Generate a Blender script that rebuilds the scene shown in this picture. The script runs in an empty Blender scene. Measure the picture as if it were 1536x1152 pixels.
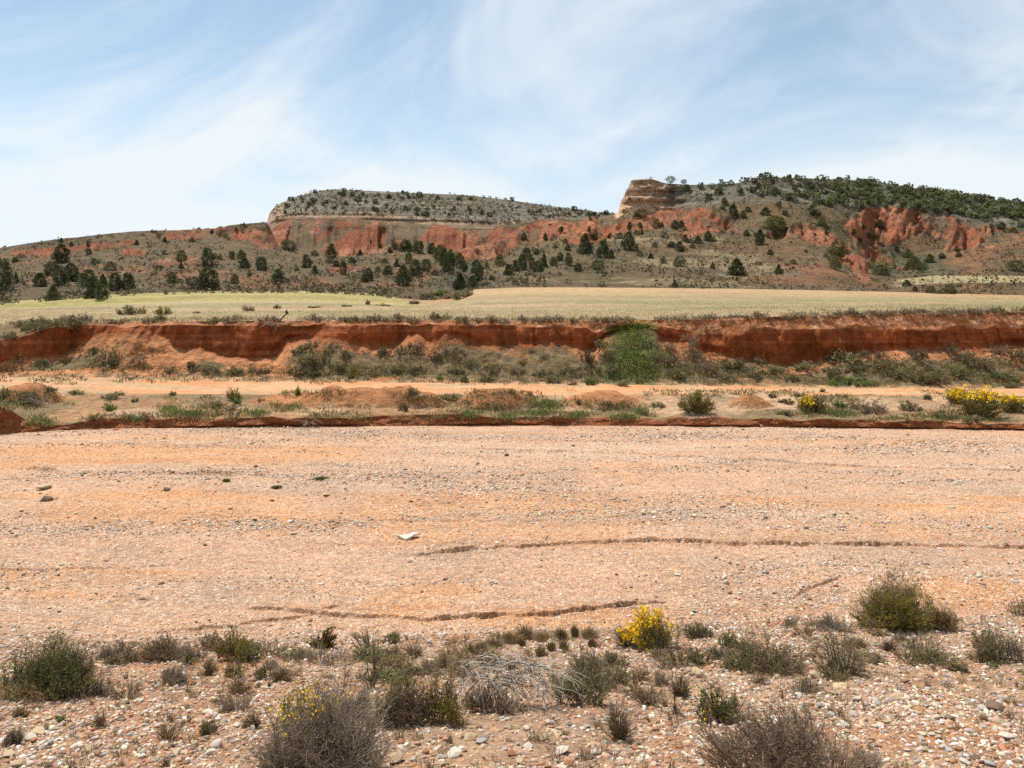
import bpy, bmesh, math, random
import numpy as np
rng = np.random.default_rng(7)
random.seed(7)
F, CX, HY = 1150.0, 768.0, 470.0        # focal length, column and horizon row of the photograph in its own pixels
scene = bpy.context.scene
COL = scene.collection

# ------------------------------------------------------------------ noise
def _hash(ix, iy, iz, seed):
    h = (ix.astype(np.int64) * 374761393 + iy.astype(np.int64) * 668265263 + iz.astype(np.int64) * 2147483647 + seed * 974711) & 0xffffffff
    h = ((h ^ (h >> 13)) * 1274126177) & 0xffffffff
    h = ((h ^ (h >> 16)) * 2246822519) & 0xffffffff
    return ((h ^ (h >> 15)) & 0xffffff) / float(0xffffff)
def vnoise(x, y, z=0.0, seed=0):
    x, y, z = np.broadcast_arrays(np.asarray(x, float), np.asarray(y, float), np.asarray(z, float))
    x0, y0, z0 = np.floor(x), np.floor(y), np.floor(z)
    fx, fy, fz = x - x0, y - y0, z - z0
    fx, fy, fz = [f * f * f * (f * (f * 6 - 15) + 10) for f in (fx, fy, fz)]
    r = 0
    flat = not np.any(z)
    for dz in ((0,) if flat else (0, 1)):
        wz = 1.0 if flat else (fz if dz else 1 - fz)
        for dy in (0, 1):
            wy = fy if dy else 1 - fy
            for dx in (0, 1):
                wx = fx if dx else 1 - fx
                r = r + wx * wy * wz * _hash(x0 + dx, y0 + dy, z0 + dz, seed)
    return r * 2 - 1
def fbm(x, y, z=0.0, o=4, seed=0, lac=2.03, gain=0.5):
    a, s, t = 1.0, 0.0, 0.0
    for k in range(o):
        s = s + a * vnoise(np.asarray(x) * lac ** k + 17.3 * k, np.asarray(y) * lac ** k - 9.1 * k, np.asarray(z) * lac ** k if np.any(z) else 0.0, seed + k)
        t += a; a *= gain
    return s / t
def ridged(x, y, o=3, seed=0):
    a, s, t = 1.0, 0.0, 0.0
    for k in range(o):
        s = s + a * (1 - np.abs(vnoise(x * 2.1 ** k + 5 * k, y * 2.1 ** k, 0, seed + k)) * 2)
        t += a; a *= 0.5
    return s / t
def sstep(a, b, x):
    t = np.clip((x - a) / (b - a), 0, 1)
    return t * t * (3 - 2 * t)
def lerp(a, b, t): return a + (b - a) * t

# ------------------------------------------------------------------ materials
def new_mat(name):
    m = bpy.data.materials.new(name); m.use_nodes = True
    nt = m.node_tree; nt.nodes.clear()
    out = nt.nodes.new('ShaderNodeOutputMaterial')
    b = nt.nodes.new('ShaderNodeBsdfPrincipled')
    b.inputs['Roughness'].default_value = 0.95
    b.inputs['Specular IOR Level'].default_value = 0.15
    nt.links.new(b.outputs[0], out.inputs[0])
    return m, nt, b, out
def N(nt, t, **kw):
    n = nt.nodes.new(t)
    for k, v in kw.items():
        if k.startswith('i_'):
            key = k[2:]
            key = int(key) if key.isdigit() else key.replace('_', ' ')
            n.inputs[key].default_value = v
        else: setattr(n, k, v)
    return n
def mixc(nt, fac, a, b, mode='MIX'):
    m = nt.nodes.new('ShaderNodeMix'); m.data_type = 'RGBA'; m.blend_type = mode; m.clamp_factor = True
    for sock, val in ((m.inputs[0], fac), (m.inputs[6], a), (m.inputs[7], b)):
        if hasattr(val, 'is_output'): nt.links.new(val, sock)
        else: sock.default_value = (*val, 1) if isinstance(val, tuple) and len(val) == 3 else val
    return m.outputs[2]
def ramp(nt, src, stops, interp='LINEAR'):
    r = nt.nodes.new('ShaderNodeValToRGB'); cr = r.color_ramp; cr.interpolation = interp
    while len(cr.elements) < len(stops): cr.elements.new(0.5)
    for e, (p, c) in zip(cr.elements, stops):
        e.position = p; e.color = (*c, 1) if isinstance(c, tuple) else (c, c, c, 1)
    nt.links.new(src, r.inputs[0]); return r.outputs[0]
def noise(nt, vec, scale, detail=4, rough=0.55, dist=0.0, sc3=None):
    n = N(nt, 'ShaderNodeTexNoise'); n.inputs['Scale'].default_value = scale
    n.inputs['Detail'].default_value = detail; n.inputs['Roughness'].default_value = rough; n.inputs['Distortion'].default_value = dist
    if sc3 is not None:
        mp = N(nt, 'ShaderNodeMapping'); mp.inputs['Scale'].default_value = sc3
        nt.links.new(vec, mp.inputs[0]); vec = mp.outputs[0]
    nt.links.new(vec, n.inputs['Vector']); return n.outputs[0]
def bump(nt, b, h, strength, dist, prev=None):
    n = N(nt, 'ShaderNodeBump'); n.inputs['Strength'].default_value = strength; n.inputs['Distance'].default_value = dist
    nt.links.new(h, n.inputs['Height'])
    if prev is not None: nt.links.new(prev, n.inputs['Normal'])
    nt.links.new(n.outputs[0], b.inputs['Normal']); return n.outputs[0]
def earth_mat(name, scales=(0.08, 0.6, 5.0), amt=(0.5, 0.55, 0.5), bumps=((1.0, 0.5, 0.3),), speck=None):
    """soil: the surface's own colour attribute varied by noise of three sizes; speck = (scale, threshold, colour, amount)"""
    m, nt, b, out = new_mat(name)
    at = N(nt, 'ShaderNodeAttribute', attribute_name='Col')
    tc = N(nt, 'ShaderNodeTexCoord').outputs['Object']
    c = at.outputs['Color']
    for s, a in zip(scales, amt):
        n = noise(nt, tc, s, 5, 0.6)
        k = ramp(nt, n, [(0.28, 1 - a), (0.72, 1 + a * 0.75)])
        c = mixc(nt, 1.0, c, k, 'MULTIPLY')
    if speck:
        for s, th, col, am in speck:
            n = noise(nt, tc, s, 2, 0.5)
            k = ramp(nt, n, [(th, 0.0), (th + 0.06, am)])
            c = mixc(nt, k, c, col)
    nt.links.new(c, b.inputs['Base Color'])
    prev = None
    for s, st, d in bumps:
        n = noise(nt, tc, s, 6, 0.6); prev = bump(nt, b, n, st, d, prev)
    return m
def leaf_mat(name, c1, c2, scale=6.0, trans=0.25, rough=0.7):
    m, nt, b, out = new_mat(name)
    tc = N(nt, 'ShaderNodeTexCoord').outputs['Object']
    n = noise(nt, tc, scale, 3, 0.7)
    oi = N(nt, 'ShaderNodeObjectInfo').outputs['Random']
    k = ramp(nt, n, [(0.3, 0.0), (0.7, 1.0)])
    c = mixc(nt, k, c1, c2)
    v = ramp(nt, oi, [(0.0, 0.78), (1.0, 1.2)])
    c = mixc(nt, 1.0, c, v, 'MULTIPLY')
    b.inputs['Roughness'].default_value = rough
    nt.links.new(c, b.inputs['Base Color'])
    if trans > 0:
        t = N(nt, 'ShaderNodeBsdfTranslucent'); nt.links.new(c, t.inputs[0])
        mx = N(nt, 'ShaderNodeMixShader'); mx.inputs[0].default_value = trans
        nt.links.new(b.outputs[0], mx.inputs[1]); nt.links.new(t.outputs[0], mx.inputs[2]); nt.links.new(mx.outputs[0], out.inputs[0])
    return m
def stone_mat(name, c1, c2, scale=14):
    m, nt, b, out = new_mat(name)
    tc = N(nt, 'ShaderNodeTexCoord').outputs['Object']
    oi = N(nt, 'ShaderNodeObjectInfo').outputs['Random']
    n = noise(nt, tc, scale, 6, 0.65)
    c = mixc(nt, ramp(nt, n, [(0.3, 0.0), (0.7, 1.0)]), c1, c2)
    v = ramp(nt, oi, [(0.0, 0.8), (1.0, 1.15)])
    c = mixc(nt, 1.0, c, v, 'MULTIPLY')
    nt.links.new(c, b.inputs['Base Color']); b.inputs['Roughness'].default_value = 0.85
    bump(nt, b, noise(nt, tc, 9, 6, 0.6), 0.5, 0.08)
    return m

# ------------------------------------------------------------------ mesh helpers
def mesh_from(name, V, Fc, col=None, smooth=False, mats=(), midx=None):
    """V (n,3); Fc list of index arrays (k,3) or (k,4)"""
    me = bpy.data.meshes.new(name)
    V = np.ascontiguousarray(V, dtype=np.float32)
    Fc = [np.asarray(f, dtype=np.int32) for f in (Fc if isinstance(Fc, (list, tuple)) else [Fc]) if len(f)]
    loops = np.concatenate([f.ravel() for f in Fc]); sizes = np.concatenate([np.full(len(f), f.shape[1], np.int32) for f in Fc])
    me.vertices.add(len(V)); me.vertices.foreach_set('co', V.ravel())
    me.loops.add(len(loops)); me.loops.foreach_set('vertex_index', loops)
    me.polygons.add(len(sizes))
    st = np.zeros(len(sizes), np.int32); st[1:] = np.cumsum(sizes)[:-1]
    me.polygons.foreach_set('loop_start', st)
    if smooth: me.polygons.foreach_set('use_smooth', np.ones(len(sizes), bool))
    for m in mats: me.materials.append(m)
    if midx is not None: me.polygons.foreach_set('material_index', np.asarray(midx, np.int32))
    if col is not None:
        a = me.color_attributes.new('Col', 'FLOAT_COLOR', 'POINT')
        c4 = np.ones((len(V), 4), np.float32); c4[:, :3] = col
        a.data.foreach_set('color', c4.ravel())
    me.update(calc_edges=True)
    return me
def link(name, me, parent=None, loc=None):
    o = bpy.data.objects.new(name, me); COL.objects.link(o)
    if parent: o.parent = parent
    if loc is not None: o.location = loc
    return o
def tag(o, label=None, cat=None, group=None, kind=None):
    if label: o['label'] = label
    if cat: o['category'] = cat
    if group: o['group'] = group
    if kind: o['kind'] = kind
    return o

# ------------------------------------------------------------------ terrain strips
us = np.concatenate([np.arange(-2400, -700, 100), np.arange(-700, -60, 16), np.arange(-60, 1597, 2.0), np.arange(1600, 2240, 16), np.arange(2240, 4000, 100)])
NC = len(us)
def spec(s):
    if np.isscalar(s): return np.full(NC, float(s))
    a = np.array(s, float)
    return np.interp(us, a[:, 0], a[:, 1])
def usm(a, k=5):
    if k < 2: return a
    ker = np.hanning(k + 2)[1:-1]; ker /= ker.sum()
    p = np.pad(a, (k // 2, k // 2), 'edge')
    return np.convolve(p, ker, 'valid')
STRIPS = []
def strip(name, stations, rows, mat, color_fn, disp_fn=None, smooth_passes=0, kind='structure', ksm=5, screen=False, taper=(0.06, 0.06)):
    """a sheet of ground that runs through depth stations [(depth, row)] for every bearing"""
    Ds = [usm(spec(d), ksm) for d, v in stations]; Vs = [usm(spec(v), ksm) for d, v in stations]
    Zs = [(HY - v) / F * d for d, v in zip(Ds, Vs)]
    D, Z, S = [], [], []
    n = len(stations)
    for i in range(n - 1):
        r = rows[i]
        for k in range(r + (1 if i == n - 2 else 0)):
            t = k / r
            if screen:
                dd = 1 / lerp(1 / Ds[i], 1 / Ds[i + 1], t); tt = (dd - Ds[i]) / (Ds[i + 1] - Ds[i])
            else: dd = lerp(Ds[i], Ds[i + 1], t); tt = t
            D.append(dd); Z.append(lerp(Zs[i], Zs[i + 1], tt)); S.append(np.full(NC, i + t))
    D, Z, S = np.array(D), np.array(Z), np.array(S)
    for _ in range(smooth_passes):
        Z[1:-1] = (Z[:-2] + 2 * Z[1:-1] + Z[2:]) / 4
        D[1:-1] = (D[:-2] + 2 * D[1:-1] + D[2:]) / 4
    T = S / (n - 1)
    U = np.broadcast_to(us, D.shape)
    R = np.linspace(0, 1, D.shape[0])[:, None]
    w = sstep(0, taper[0], R) * (1 - sstep(1 - taper[1], 1, R)) * np.ones_like(D)
    if disp_fn:
        dD, dZ = disp_fn(U, D, Z, S)
        D = D + dD * w; Z = Z + dZ * w
    X = (U - CX) / F * D
    V = HY - F * Z / D
    col = color_fn(U, V, D, Z, S, X)
    nr = D.shape[0]
    idx = np.arange(nr * NC).reshape(nr, NC)
    q = np.stack([idx[:-1, :-1], idx[:-1, 1:], idx[1:, 1:], idx[1:, :-1]], -1).reshape(-1, 4)
    me = mesh_from(name, np.stack([X, D, Z], -1).reshape(-1, 3), q, col.reshape(-1, 3), smooth=True, mats=[mat])
    o = link(name, me); tag(o, kind=kind)
    STRIPS.append((V, D, Z))
    return o
def C(*c): return np.array(c, float)
def mixm(a, b, t): return a + (b - a) * np.asarray(t)[..., None]
def blobs(U, V, lst, nz=0.35, seed=3, ns=0.02):
    """soft patches of another soil: (u, v, ru, rv, tilt)"""
    w = np.zeros_like(U)
    n = fbm(U * ns, V * ns * 1.6, 0, 4, seed)
    for u, v, ru, rv, tl in lst:
        x, y = (U - u) / ru, (V - v + tl * (U - u)) / rv
        w = np.maximum(w, sstep(1.15, 0.75, np.sqrt(x * x + y * y) + n * nz))
    return w
# ------------------------------------------------------------------ palette of the ground (albedo)
RED = C(0.40, 0.13, 0.045); REDL = C(0.50, 0.22, 0.09); PINK = C(0.585, 0.345, 0.21); ORANGE = C(0.63, 0.305, 0.13)
SCRUB = C(0.132, 0.09, 0.046); GREY = C(0.17, 0.145, 0.105); BEIGE = C(0.42, 0.275, 0.175); BADL = C(0.315, 0.105, 0.048)

# ---- stony bank under the photographer
GE = [(-100, 944), (0, 948), (150, 962), (420, 962), (560, 955), (760, 948), (900, 945), (1040, 935), (1180, 930), (1280, 922), (1420, 930), (1540, 915)]
Dge = [(u, 4.0 * F / (v - HY)) for u, v in GE]
def disp_bank(U, D, Z, S):
    X = (U - CX) / F * D
    return 0 * D, 0.05 * fbm(X * 0.8, D * 0.8, 0, 4, 11) + 0.015 * fbm(X * 6, D * 6, 0, 3, 12)
def col_bank(U, V, D, Z, S, X):
    n = fbm(X * 0.7, D * 0.7, 0, 4, 21)
    c = mixm(C(0.33, 0.205, 0.125), C(0.33, 0.165, 0.08), sstep(-0.1, 0.45, n))
    n2 = fbm(X * 5, D * 5, 0, 3, 22)
    return c * (1 + 0.25 * n2)[..., None]
M_bank = earth_mat('stony_soil', (0.8, 9, 45), (0.2, 0.35, 0.5), ((30, 0.8, 0.02), (90, 0.8, 0.008)))
strip('ground', [(0.6, HY + 1.75 * F / 0.6), (2.5, HY + 2.2 * F / 2.5), (5.0, 1148.), (7.2, HY + 3.52 * F / 7.2), (Dge, GE)], [8, 50, 90, 70], M_bank, col_bank, disp_bank, 6, taper=(0.02, 0.05))

# ---- dry river bed with small scarps cut by water
BE = [(-100, 652), (0, 651), (80, 646), (160, 643), (400, 640), (600, 639), (768, 638), (1000, 639), (1100, 640), (1300, 642), (1536, 645), (1700, 647)]
Dbe = [(u, 4.0 * F / (v - HY)) for u, v in BE]
SCARPS = [  # (u, v) lines, height, fade length
    ([(600, 830), (660, 824), (740, 818), (820, 813), (900, 810), (1000, 809), (1060, 812), (1130, 814), (1230, 815), (1330, 817), (1450, 819), (1560, 823)], 0.075, 1.4),
    ([(360, 912), (430, 913), (520, 918), (600, 923), (640, 926), (700, 922), (780, 918), (850, 914), (900, 907), (960, 903), (1010, 899)], 0.07, 1.0),
    ([(1172, 901), (1196, 888), (1225, 877), (1270, 861)], 0.075, 0.7),
    ([(0, 700), (50, 704), (100, 707)], 0.12, 2.0),
    ([(200, 709), (270, 711), (340, 712), (420, 716)], 0.10, 2.0),
    ([(700, 672), (900, 676), (1100, 688), (1300, 700), (1560, 706)], 0.06, 2.5),
    ([(-60, 850), (60, 852), (150, 850), (260, 842)], 0.03, 1.0),
    ([(180, 948), (260, 944), (340, 938), (400, 930), (520, 905)], 0.04, .8),
    ([(280, 770), (500, 775), (800, 779), (1000, 772)], 0.025, 1.2)]
def disp_bed(U, D, Z, S):
    X = (U - CX) / F * D
    dz = 0.11 * fbm(X * 0.09, D * 0.28, 0, 3, 31) + 0.018 * fbm(X * 0.6, D * 2.2, 0, 4, 32) + 0.010 * fbm(X * 4, D * 6, 0, 3, 33)
    jit = 0.10 * fbm(us * 0.02, us * 0, 0, 4, 34) + 0.05 * fbm(us * 0.15, us * 0, 0, 2, 35)
    for pts, h, fade in SCARPS:
        p = np.array(pts, float)
        Dp = 4.0 * F / (p[:, 1] - HY)
        ds = np.interp(us, p[:, 0], Dp) + jit * (Dp.mean() / 14)
        e = sstep(p[0, 0], p[0, 0] + 30, us) * (1 - sstep(p[-1, 0] - 30, p[-1, 0], us)) * np.clip(0.75 + 0.75 * fbm(us * 0.03, us * 0, 0, 4, int(p[0, 0]) + 99), 0.3, 1.1)
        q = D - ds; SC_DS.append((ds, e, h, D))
        dz = dz + 0.75 * h * e * sstep(-0.012, 0.02, q) * np.exp(-np.clip(q, 0, None) / fade) - h * 0.25 * e * np.exp(-(q / 0.25) ** 2) * (q < 0)
    return 0 * D, dz
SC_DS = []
def scarp_shade(c, U, V):
    for ds, e, h, D in SC_DS:      # dark red-brown painted along each step as the shade of its face
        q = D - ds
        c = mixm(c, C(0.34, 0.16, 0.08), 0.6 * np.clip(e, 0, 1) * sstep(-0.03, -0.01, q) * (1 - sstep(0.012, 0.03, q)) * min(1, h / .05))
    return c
def col_bed(U, V, D, Z, S, X):
    n = fbm(X * 0.10, D * 0.42, 0, 5, 41)
    n2 = fbm(X * 0.25 + 9, D * 1.3, 0, 4, 42)
    w = sstep(-0.05, 0.4, n + 0.3 * n2)
    w = np.maximum(w, 0.7 * blobs(U, V, [(700, 780, 320, 34, 0), (1250, 795, 140, 12, 0), (620, 900, 90, 20, 0.1), (230, 770, 160, 24, 0), (1450, 890, 90, 22, 0), (90, 900, 110, 18, 0), (840, 930, 200, 16, 0)], 0.5, 43, 0.01))
    c = mixm(PINK, ORANGE, w * 0.9)
    gr = sstep(0.15, 0.45, fbm(X * 0.2 + 40, D * 0.8, 0, 4, 44))
    c = mixm(c, C(0.50, 0.33, 0.22), gr * 0.6)
    st = fbm(X * 0.12, D * 2.6, 0, 4, 46)
    c = mixm(c, C(0.50, 0.25, 0.12), 0.5 * sstep(0.15, 0.5, st)); c = mixm(c, C(0.60, 0.42, 0.28), 0.3 * sstep(0.1, 0.5, -st))
    ty = np.exp(-((V - (668 + 0.012 * (U - 700))) / 5) ** 2) + np.exp(-((V - (684 + 0.03 * (U - 900))) / 4) ** 2) * (U > 700)   # wheel tracks of finer, paler sand
    c = mixm(c, C(0.60, 0.43, 0.30), 0.5 * np.clip(ty, 0, 1))
    return scarp_shade(c, U, V)
M_bed = earth_mat('river_gravel', (0.5, 7, 38), (0.16, 0.3, 0.5), ((9, 0.9, 0.07), (30, 1.0, 0.045)),
                  speck=[(13, 0.585, (0.26, 0.14, 0.08), 0.5), (19, 0.60, (0.70, 0.60, 0.49), 0.8), (34, 0.60, (0.24, 0.13, 0.08), 0.5)])
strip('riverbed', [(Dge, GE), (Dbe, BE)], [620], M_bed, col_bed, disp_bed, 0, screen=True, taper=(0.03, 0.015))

# ---- low terrace between the bed and the track, with spoil mounds
TZ = [(-100, 618), (0, 612), (20, 620), (40, 632), (80, 636), (150, 630), (300, 628), (480, 624), (600, 623), (768, 624), (900, 625), (1000, 627), (1150, 627), (1300, 629), (1536, 633)]
BEn = np.interp(np.array(TZ)[:, 0], np.array(BE)[:, 0], np.array(Dbe)[:, 1])
Dtz = [(u, d + 0.16) for (u, v), d in zip(TZ, BEn)]
RN = [(-100, 588), (0, 588), (200, 590), (400, 592), (800, 593), (1100, 592), (1536, 594)]
MOUNDS = [(540, 614, 590, 2.4, 1.1), (625, 616, 596, 1.4, .8), (745, 612, 588, 1.7, 1.1), (905, 613, 593, 1.9, 1.1), (1125, 613, 597, 0.95, .7), (40, 612, 585, 1.6, 1.2), (440, 618, 606, 2.0, 1.0)]
def disp_terr(U, D, Z, S):
    X = (U - CX) / F * D
    dz = 0.10 * fbm(X * 0.4, D * 0.5, 0, 4, 51) * sstep(1.0, 1.4, S) + (0.05 * fbm(X * 2.5, D * 2.5, 0, 3, 52) + 0.05 * np.abs(fbm(X * 4, D * 4, 0, 3, 58))) * sstep(1.0, 1.3, S)
    for u, v, vt, rx, ry in MOUNDS:
        d = 29.8; x = (u - CX) / F * d; h = (v - vt) / F * d
        r = np.sqrt(((X - x) / rx) ** 2 + ((D - d) / ry) ** 2) + 0.18 * fbm(X * 1.3, D * 1.3, 0, 3, int(u))
        dz = dz + h * 1.0 * np.clip(1 - r * r, 0, 1) ** 1.2
    dD = (0.26 * fbm(X * 1.2, Z * 3, 0, 4, 53) + 0.25 * fbm(X * 0.3, 0 * Z, 0, 2, 54)) * sstep(0.0, 0.3, S) * (1 - sstep(1.0, 1.5, S))
    dz = dz + (0.10 * fbm(X * 0.7, 0 * X, 0, 4, 59) - 0.12 * sstep(.25, .5, fbm(X * .35 + 3, 0 * X, 0, 2, 60))) * sstep(0.5, 1.0, S) * (1 - sstep(1.2, 1.8, S))
    return dD, dz
def col_terr(U, V, D, Z, S, X):
    n = fbm(X * 0.35, D * 0.5, 0, 5, 55); n2 = fbm(X * 1.6, D * 1.6, 0, 3, 56)
    c = mixm(C(0.31, 0.17, 0.082), C(0.20, 0.14, 0.068), sstep(-0.15, 0.25, n))
    c = mixm(c, C(0.41, 0.26, 0.15), sstep(0.12, 0.45, fbm(X * 0.3 + 30, D * 0.4, 0, 4, 57)))
    for u, v, vt, rx, ry in MOUNDS:
        d = 29.8; x = (u - CX) / F * d
        r = np.sqrt(((X - x) / rx) ** 2 + ((D - d) / ry) ** 2)
        c = mixm(c, C(0.36, 0.155, 0.062), sstep(1.05, 0.7, r + 0.2 * n2))
    c = mixm(RED * 0.60, c, sstep(0.85, 1.15, S + 0.25 * n2))  # the cut's red is darkened to paint in the shade of its face
    return c
M_terr = earth_mat('terrace_soil', (0.4, 4, 18), (0.25, 0.4, 0.4), ((6, 0.7, 0.10), (25, 0.7, 0.04)), speck=[(20, 0.62, (0.50, 0.38, 0.27), 0.5)])
strip('low_terrace', [(Dbe, BE), (Dtz, TZ), (29.2, [(-100, 606), (600, 612), (1536, 614)]), (32.0, RN)], [34, 60, 70], M_terr, col_terr, disp_terr, 0, taper=(0.01, 0.05))

# ---- dirt track
RF = [(-100, 567), (0, 566), (150, 566), (300, 572), (450, 573), (800, 575), (1000, 578), (1250, 581), (1536, 583)]
def disp_road(U, D, Z, S):
    X = (U - CX) / F * D
    return 0 * D, 0.04 * fbm(X * 0.5, D * 1, 0, 3, 61) - 0.06 * (np.exp(-((D - 34.0) / .35) ** 2) + np.exp(-((D - 36.0) / .35) ** 2)) * sstep(150, 260, U)
def col_road(U, V, D, Z, S, X):
    n = fbm(X * 0.25, D * 0.8, 0, 4, 62)
    c = mixm(C(0.48, 0.255, 0.13), C(0.50, 0.215, 0.085), sstep(-0.2, 0.3, n))
    rough = sstep(0.10, 0.3, fbm(X * 0.35 + 3, D * 0.7, 0, 4, 63) + 0.25 * (U < 300) + 0.10 * (U > 1250))
    c = mixm(c, C(0.34, 0.25, 0.14), 0.7 * rough)
    tr = np.exp(-((D - 34.0) / .5) ** 2) + np.exp(-((D - 36.0) / .5) ** 2)
    return mixm(c, C(0.55, 0.31, 0.165), 0.5 * np.clip(tr, 0, 1) * sstep(100, 260, U))
M_road = earth_mat('track_dust', (0.3, 3, 20), (0.15, 0.25, 0.3), ((6, 0.5, 0.06), (25, 0.5, 0.03)), speck=[(14, 0.62, (0.60, 0.50, 0.40), 0.5)])
strip('dirt_track', [(32.0, RN), (38.3, RF)], [50], M_road, col_road, disp_road, taper=(0.05, 0.05))

# ---- red bank: scree foot, steep face, crumbling lip
TT = [(-100, 548), (0, 541), (60, 535), (95, 532), (125, 512), (150, 497), (200, 496), (235, 499), (250, 503), (262, 516), (275, 524), (300, 520), (320, 528), (355, 535), (380, 537), (415, 533), (430, 512), (470, 506), (505, 506), (540, 518), (590, 520), (610, 505), (625, 500), (640, 512), (650, 514), (668, 500), (690, 506), (720, 518), (780, 517), (830, 514), (880, 524), (893, 524), (905, 505), (930, 497), (960, 494), (985, 498), (992, 510), (1030, 514), (1060, 528), (1120, 538), (1180, 547), (1250, 538), (1330, 524), (1420, 522), (1536, 518), (1700, 518)]
FT = [(-100, 513), (0, 511), (40, 503), (85, 490), (130, 487), (170, 488), (185, 492), (215, 489), (260, 487), (300, 488), (400, 489), (430, 490), (600, 487), (620, 493), (640, 486), (715, 489), (780, 491), (880, 491), (893, 500), (905, 494), (930, 490), (985, 490), (1000, 491), (1030, 497), (1060, 502), (1110, 503), (1140, 495), (1250, 493), (1400, 495), (1536, 492), (1700, 492)]
LP = [(-100, 488), (0, 487), (60, 486), (120, 484), (300, 482), (500, 481), (600, 480), (768, 482), (900, 481), (1000, 480), (1100, 477), (1200, 474), (1350, 471), (1536, 468), (1700, 467)]
Dft = [(-100, 39.6), (0, 39.8), (60, 40.5), (110, 41.9), (170, 41.9), (200, 40.9), (250, 41.5), (270, 41.1), (300, 41.5), (360, 41.8), (700, 41.7), (893, 41.8), (930, 42.2), (990, 41.7), (1100, 41.4), (1536, 41.5)]
Dtt = [(u, d - 0.35) for u, d in Dft]
Dlp = [(-100, 47.5), (0, 46.5), (100, 43.4), (170, 42.6), (400, 42.3), (900, 42.4), (1000, 42.3), (1100, 42.15), (1700, 42.2)]
def disp_redbank(U, D, Z, S):
    X = (U - CX) / F * D
    face = sstep(1.6, 2.05, S) * (1 - sstep(2.9, 3.3, S))
    tal = 1 - face
    dD = tal * sstep(.6, 1.2, S) * 0.25 * fbm(X * 1.1, Z * 1.1, 0, 4, 70) + face * (0.42 * fbm(X * 0.7, Z * 0.5, 0, 4, 71) + 0.16 * fbm(X * 3.2, Z * 0.8, 0, 3, 72) - 0.05 * ridged(X * 5, Z * 0.8, 2, 73) + 0.07 * sstep(0.6, 0.98, ridged(X * 0.55 + 0.3 * fbm(X * 2, Z * 2, 0, 2, 69), Z * 0.12, 1, 68))
                 + 0.3 * np.exp(-((S - 2.15) / 0.22) ** 2) * (U > 380) * (0.7 + fbm(X * .4, 0 * Z, 0, 2, 75))) \
        + face * 0.35 * sstep(0.1, 0.6, fbm(X * 0.45, 0 * X, 0, 2, 74))
    dZ = tal * (0.16 * fbm(X * 0.9, D * 0.9, 0, 4, 76) + 0.07 * fbm(X * 4, D * 4, 0, 3, 77)) * sstep(0.05, .4, S)
    return dD, dZ
def col_redbank(U, V, D, Z, S, X):
    n = fbm(X * 0.5, Z * 1.2, D * 0.5, 4, 78); n2 = fbm(X * 2.5, Z * 4, D, 3, 79)
    face = C(0.265, 0.070, 0.020) * (1 + 0.22 * n)[..., None]  # red earth darkened here: the steep face's deep shade is put into its colour
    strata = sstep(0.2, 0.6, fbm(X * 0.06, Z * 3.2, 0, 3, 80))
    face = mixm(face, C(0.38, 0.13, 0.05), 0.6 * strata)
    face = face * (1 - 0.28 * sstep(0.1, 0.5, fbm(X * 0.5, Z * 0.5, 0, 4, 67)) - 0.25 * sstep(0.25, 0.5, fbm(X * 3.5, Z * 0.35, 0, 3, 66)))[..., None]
    veg = C(0.17, 0.12, 0.06)
    scree = mixm(C(0.43, 0.185, 0.08) * (1 + 0.3 * n2)[..., None], veg, sstep(-0.15, 0.15, fbm(X * 0.45, D * 0.9, 0, 5, 81) + 0.22 * sstep(380, 560, U) + 0.18 * sstep(640, 800, U) - 0.5 * sstep(1.25, 1.9, S) + 0.5 * np.exp(-((U - 468) / 40) ** 2)))
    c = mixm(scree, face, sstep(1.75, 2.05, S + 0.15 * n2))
    lip = mixm(C(0.32, 0.125, 0.05), C(0.48, 0.24, 0.125), sstep(0.0, .4, n2))
    lip = mixm(lip, veg, 0.85 * (1 - sstep(120, 200, U)))
    c = mixm(c, lip, sstep(2.95, 3.1, S + 0.1 * n2))
    foot = mixm(C(0.47, 0.27, 0.14), veg * 1.3, sstep(-.2, .3, n2))
    c = mixm(foot, c, sstep(0.1, 0.6, S + .2 * n))
    g = sstep(895, 925, U) * (1 - sstep(975, 995, U))
    return mixm(c, C(0.09, 0.10, 0.035), 0.8 * g * (S < 3.4))
M_redbank = earth_mat('red_earth', (0.5, 3, 14), (0.2, 0.35, 0.35), ((2.2, 0.7, 0.22), (9, 0.6, 0.10), (30, 0.5, 0.03)))
strip('red_bank', [(38.3, RF), (39.3, [(-100, 556), (0, 555), (200, 553), (420, 562), (800, 566), (1536, 570)]), (Dtt, TT), (Dft, FT), (Dlp, LP)], [20, 60, 80, 30], M_redbank, col_redbank, disp_redbank, 0, taper=(0.03, 0.02), ksm=7)

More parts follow.
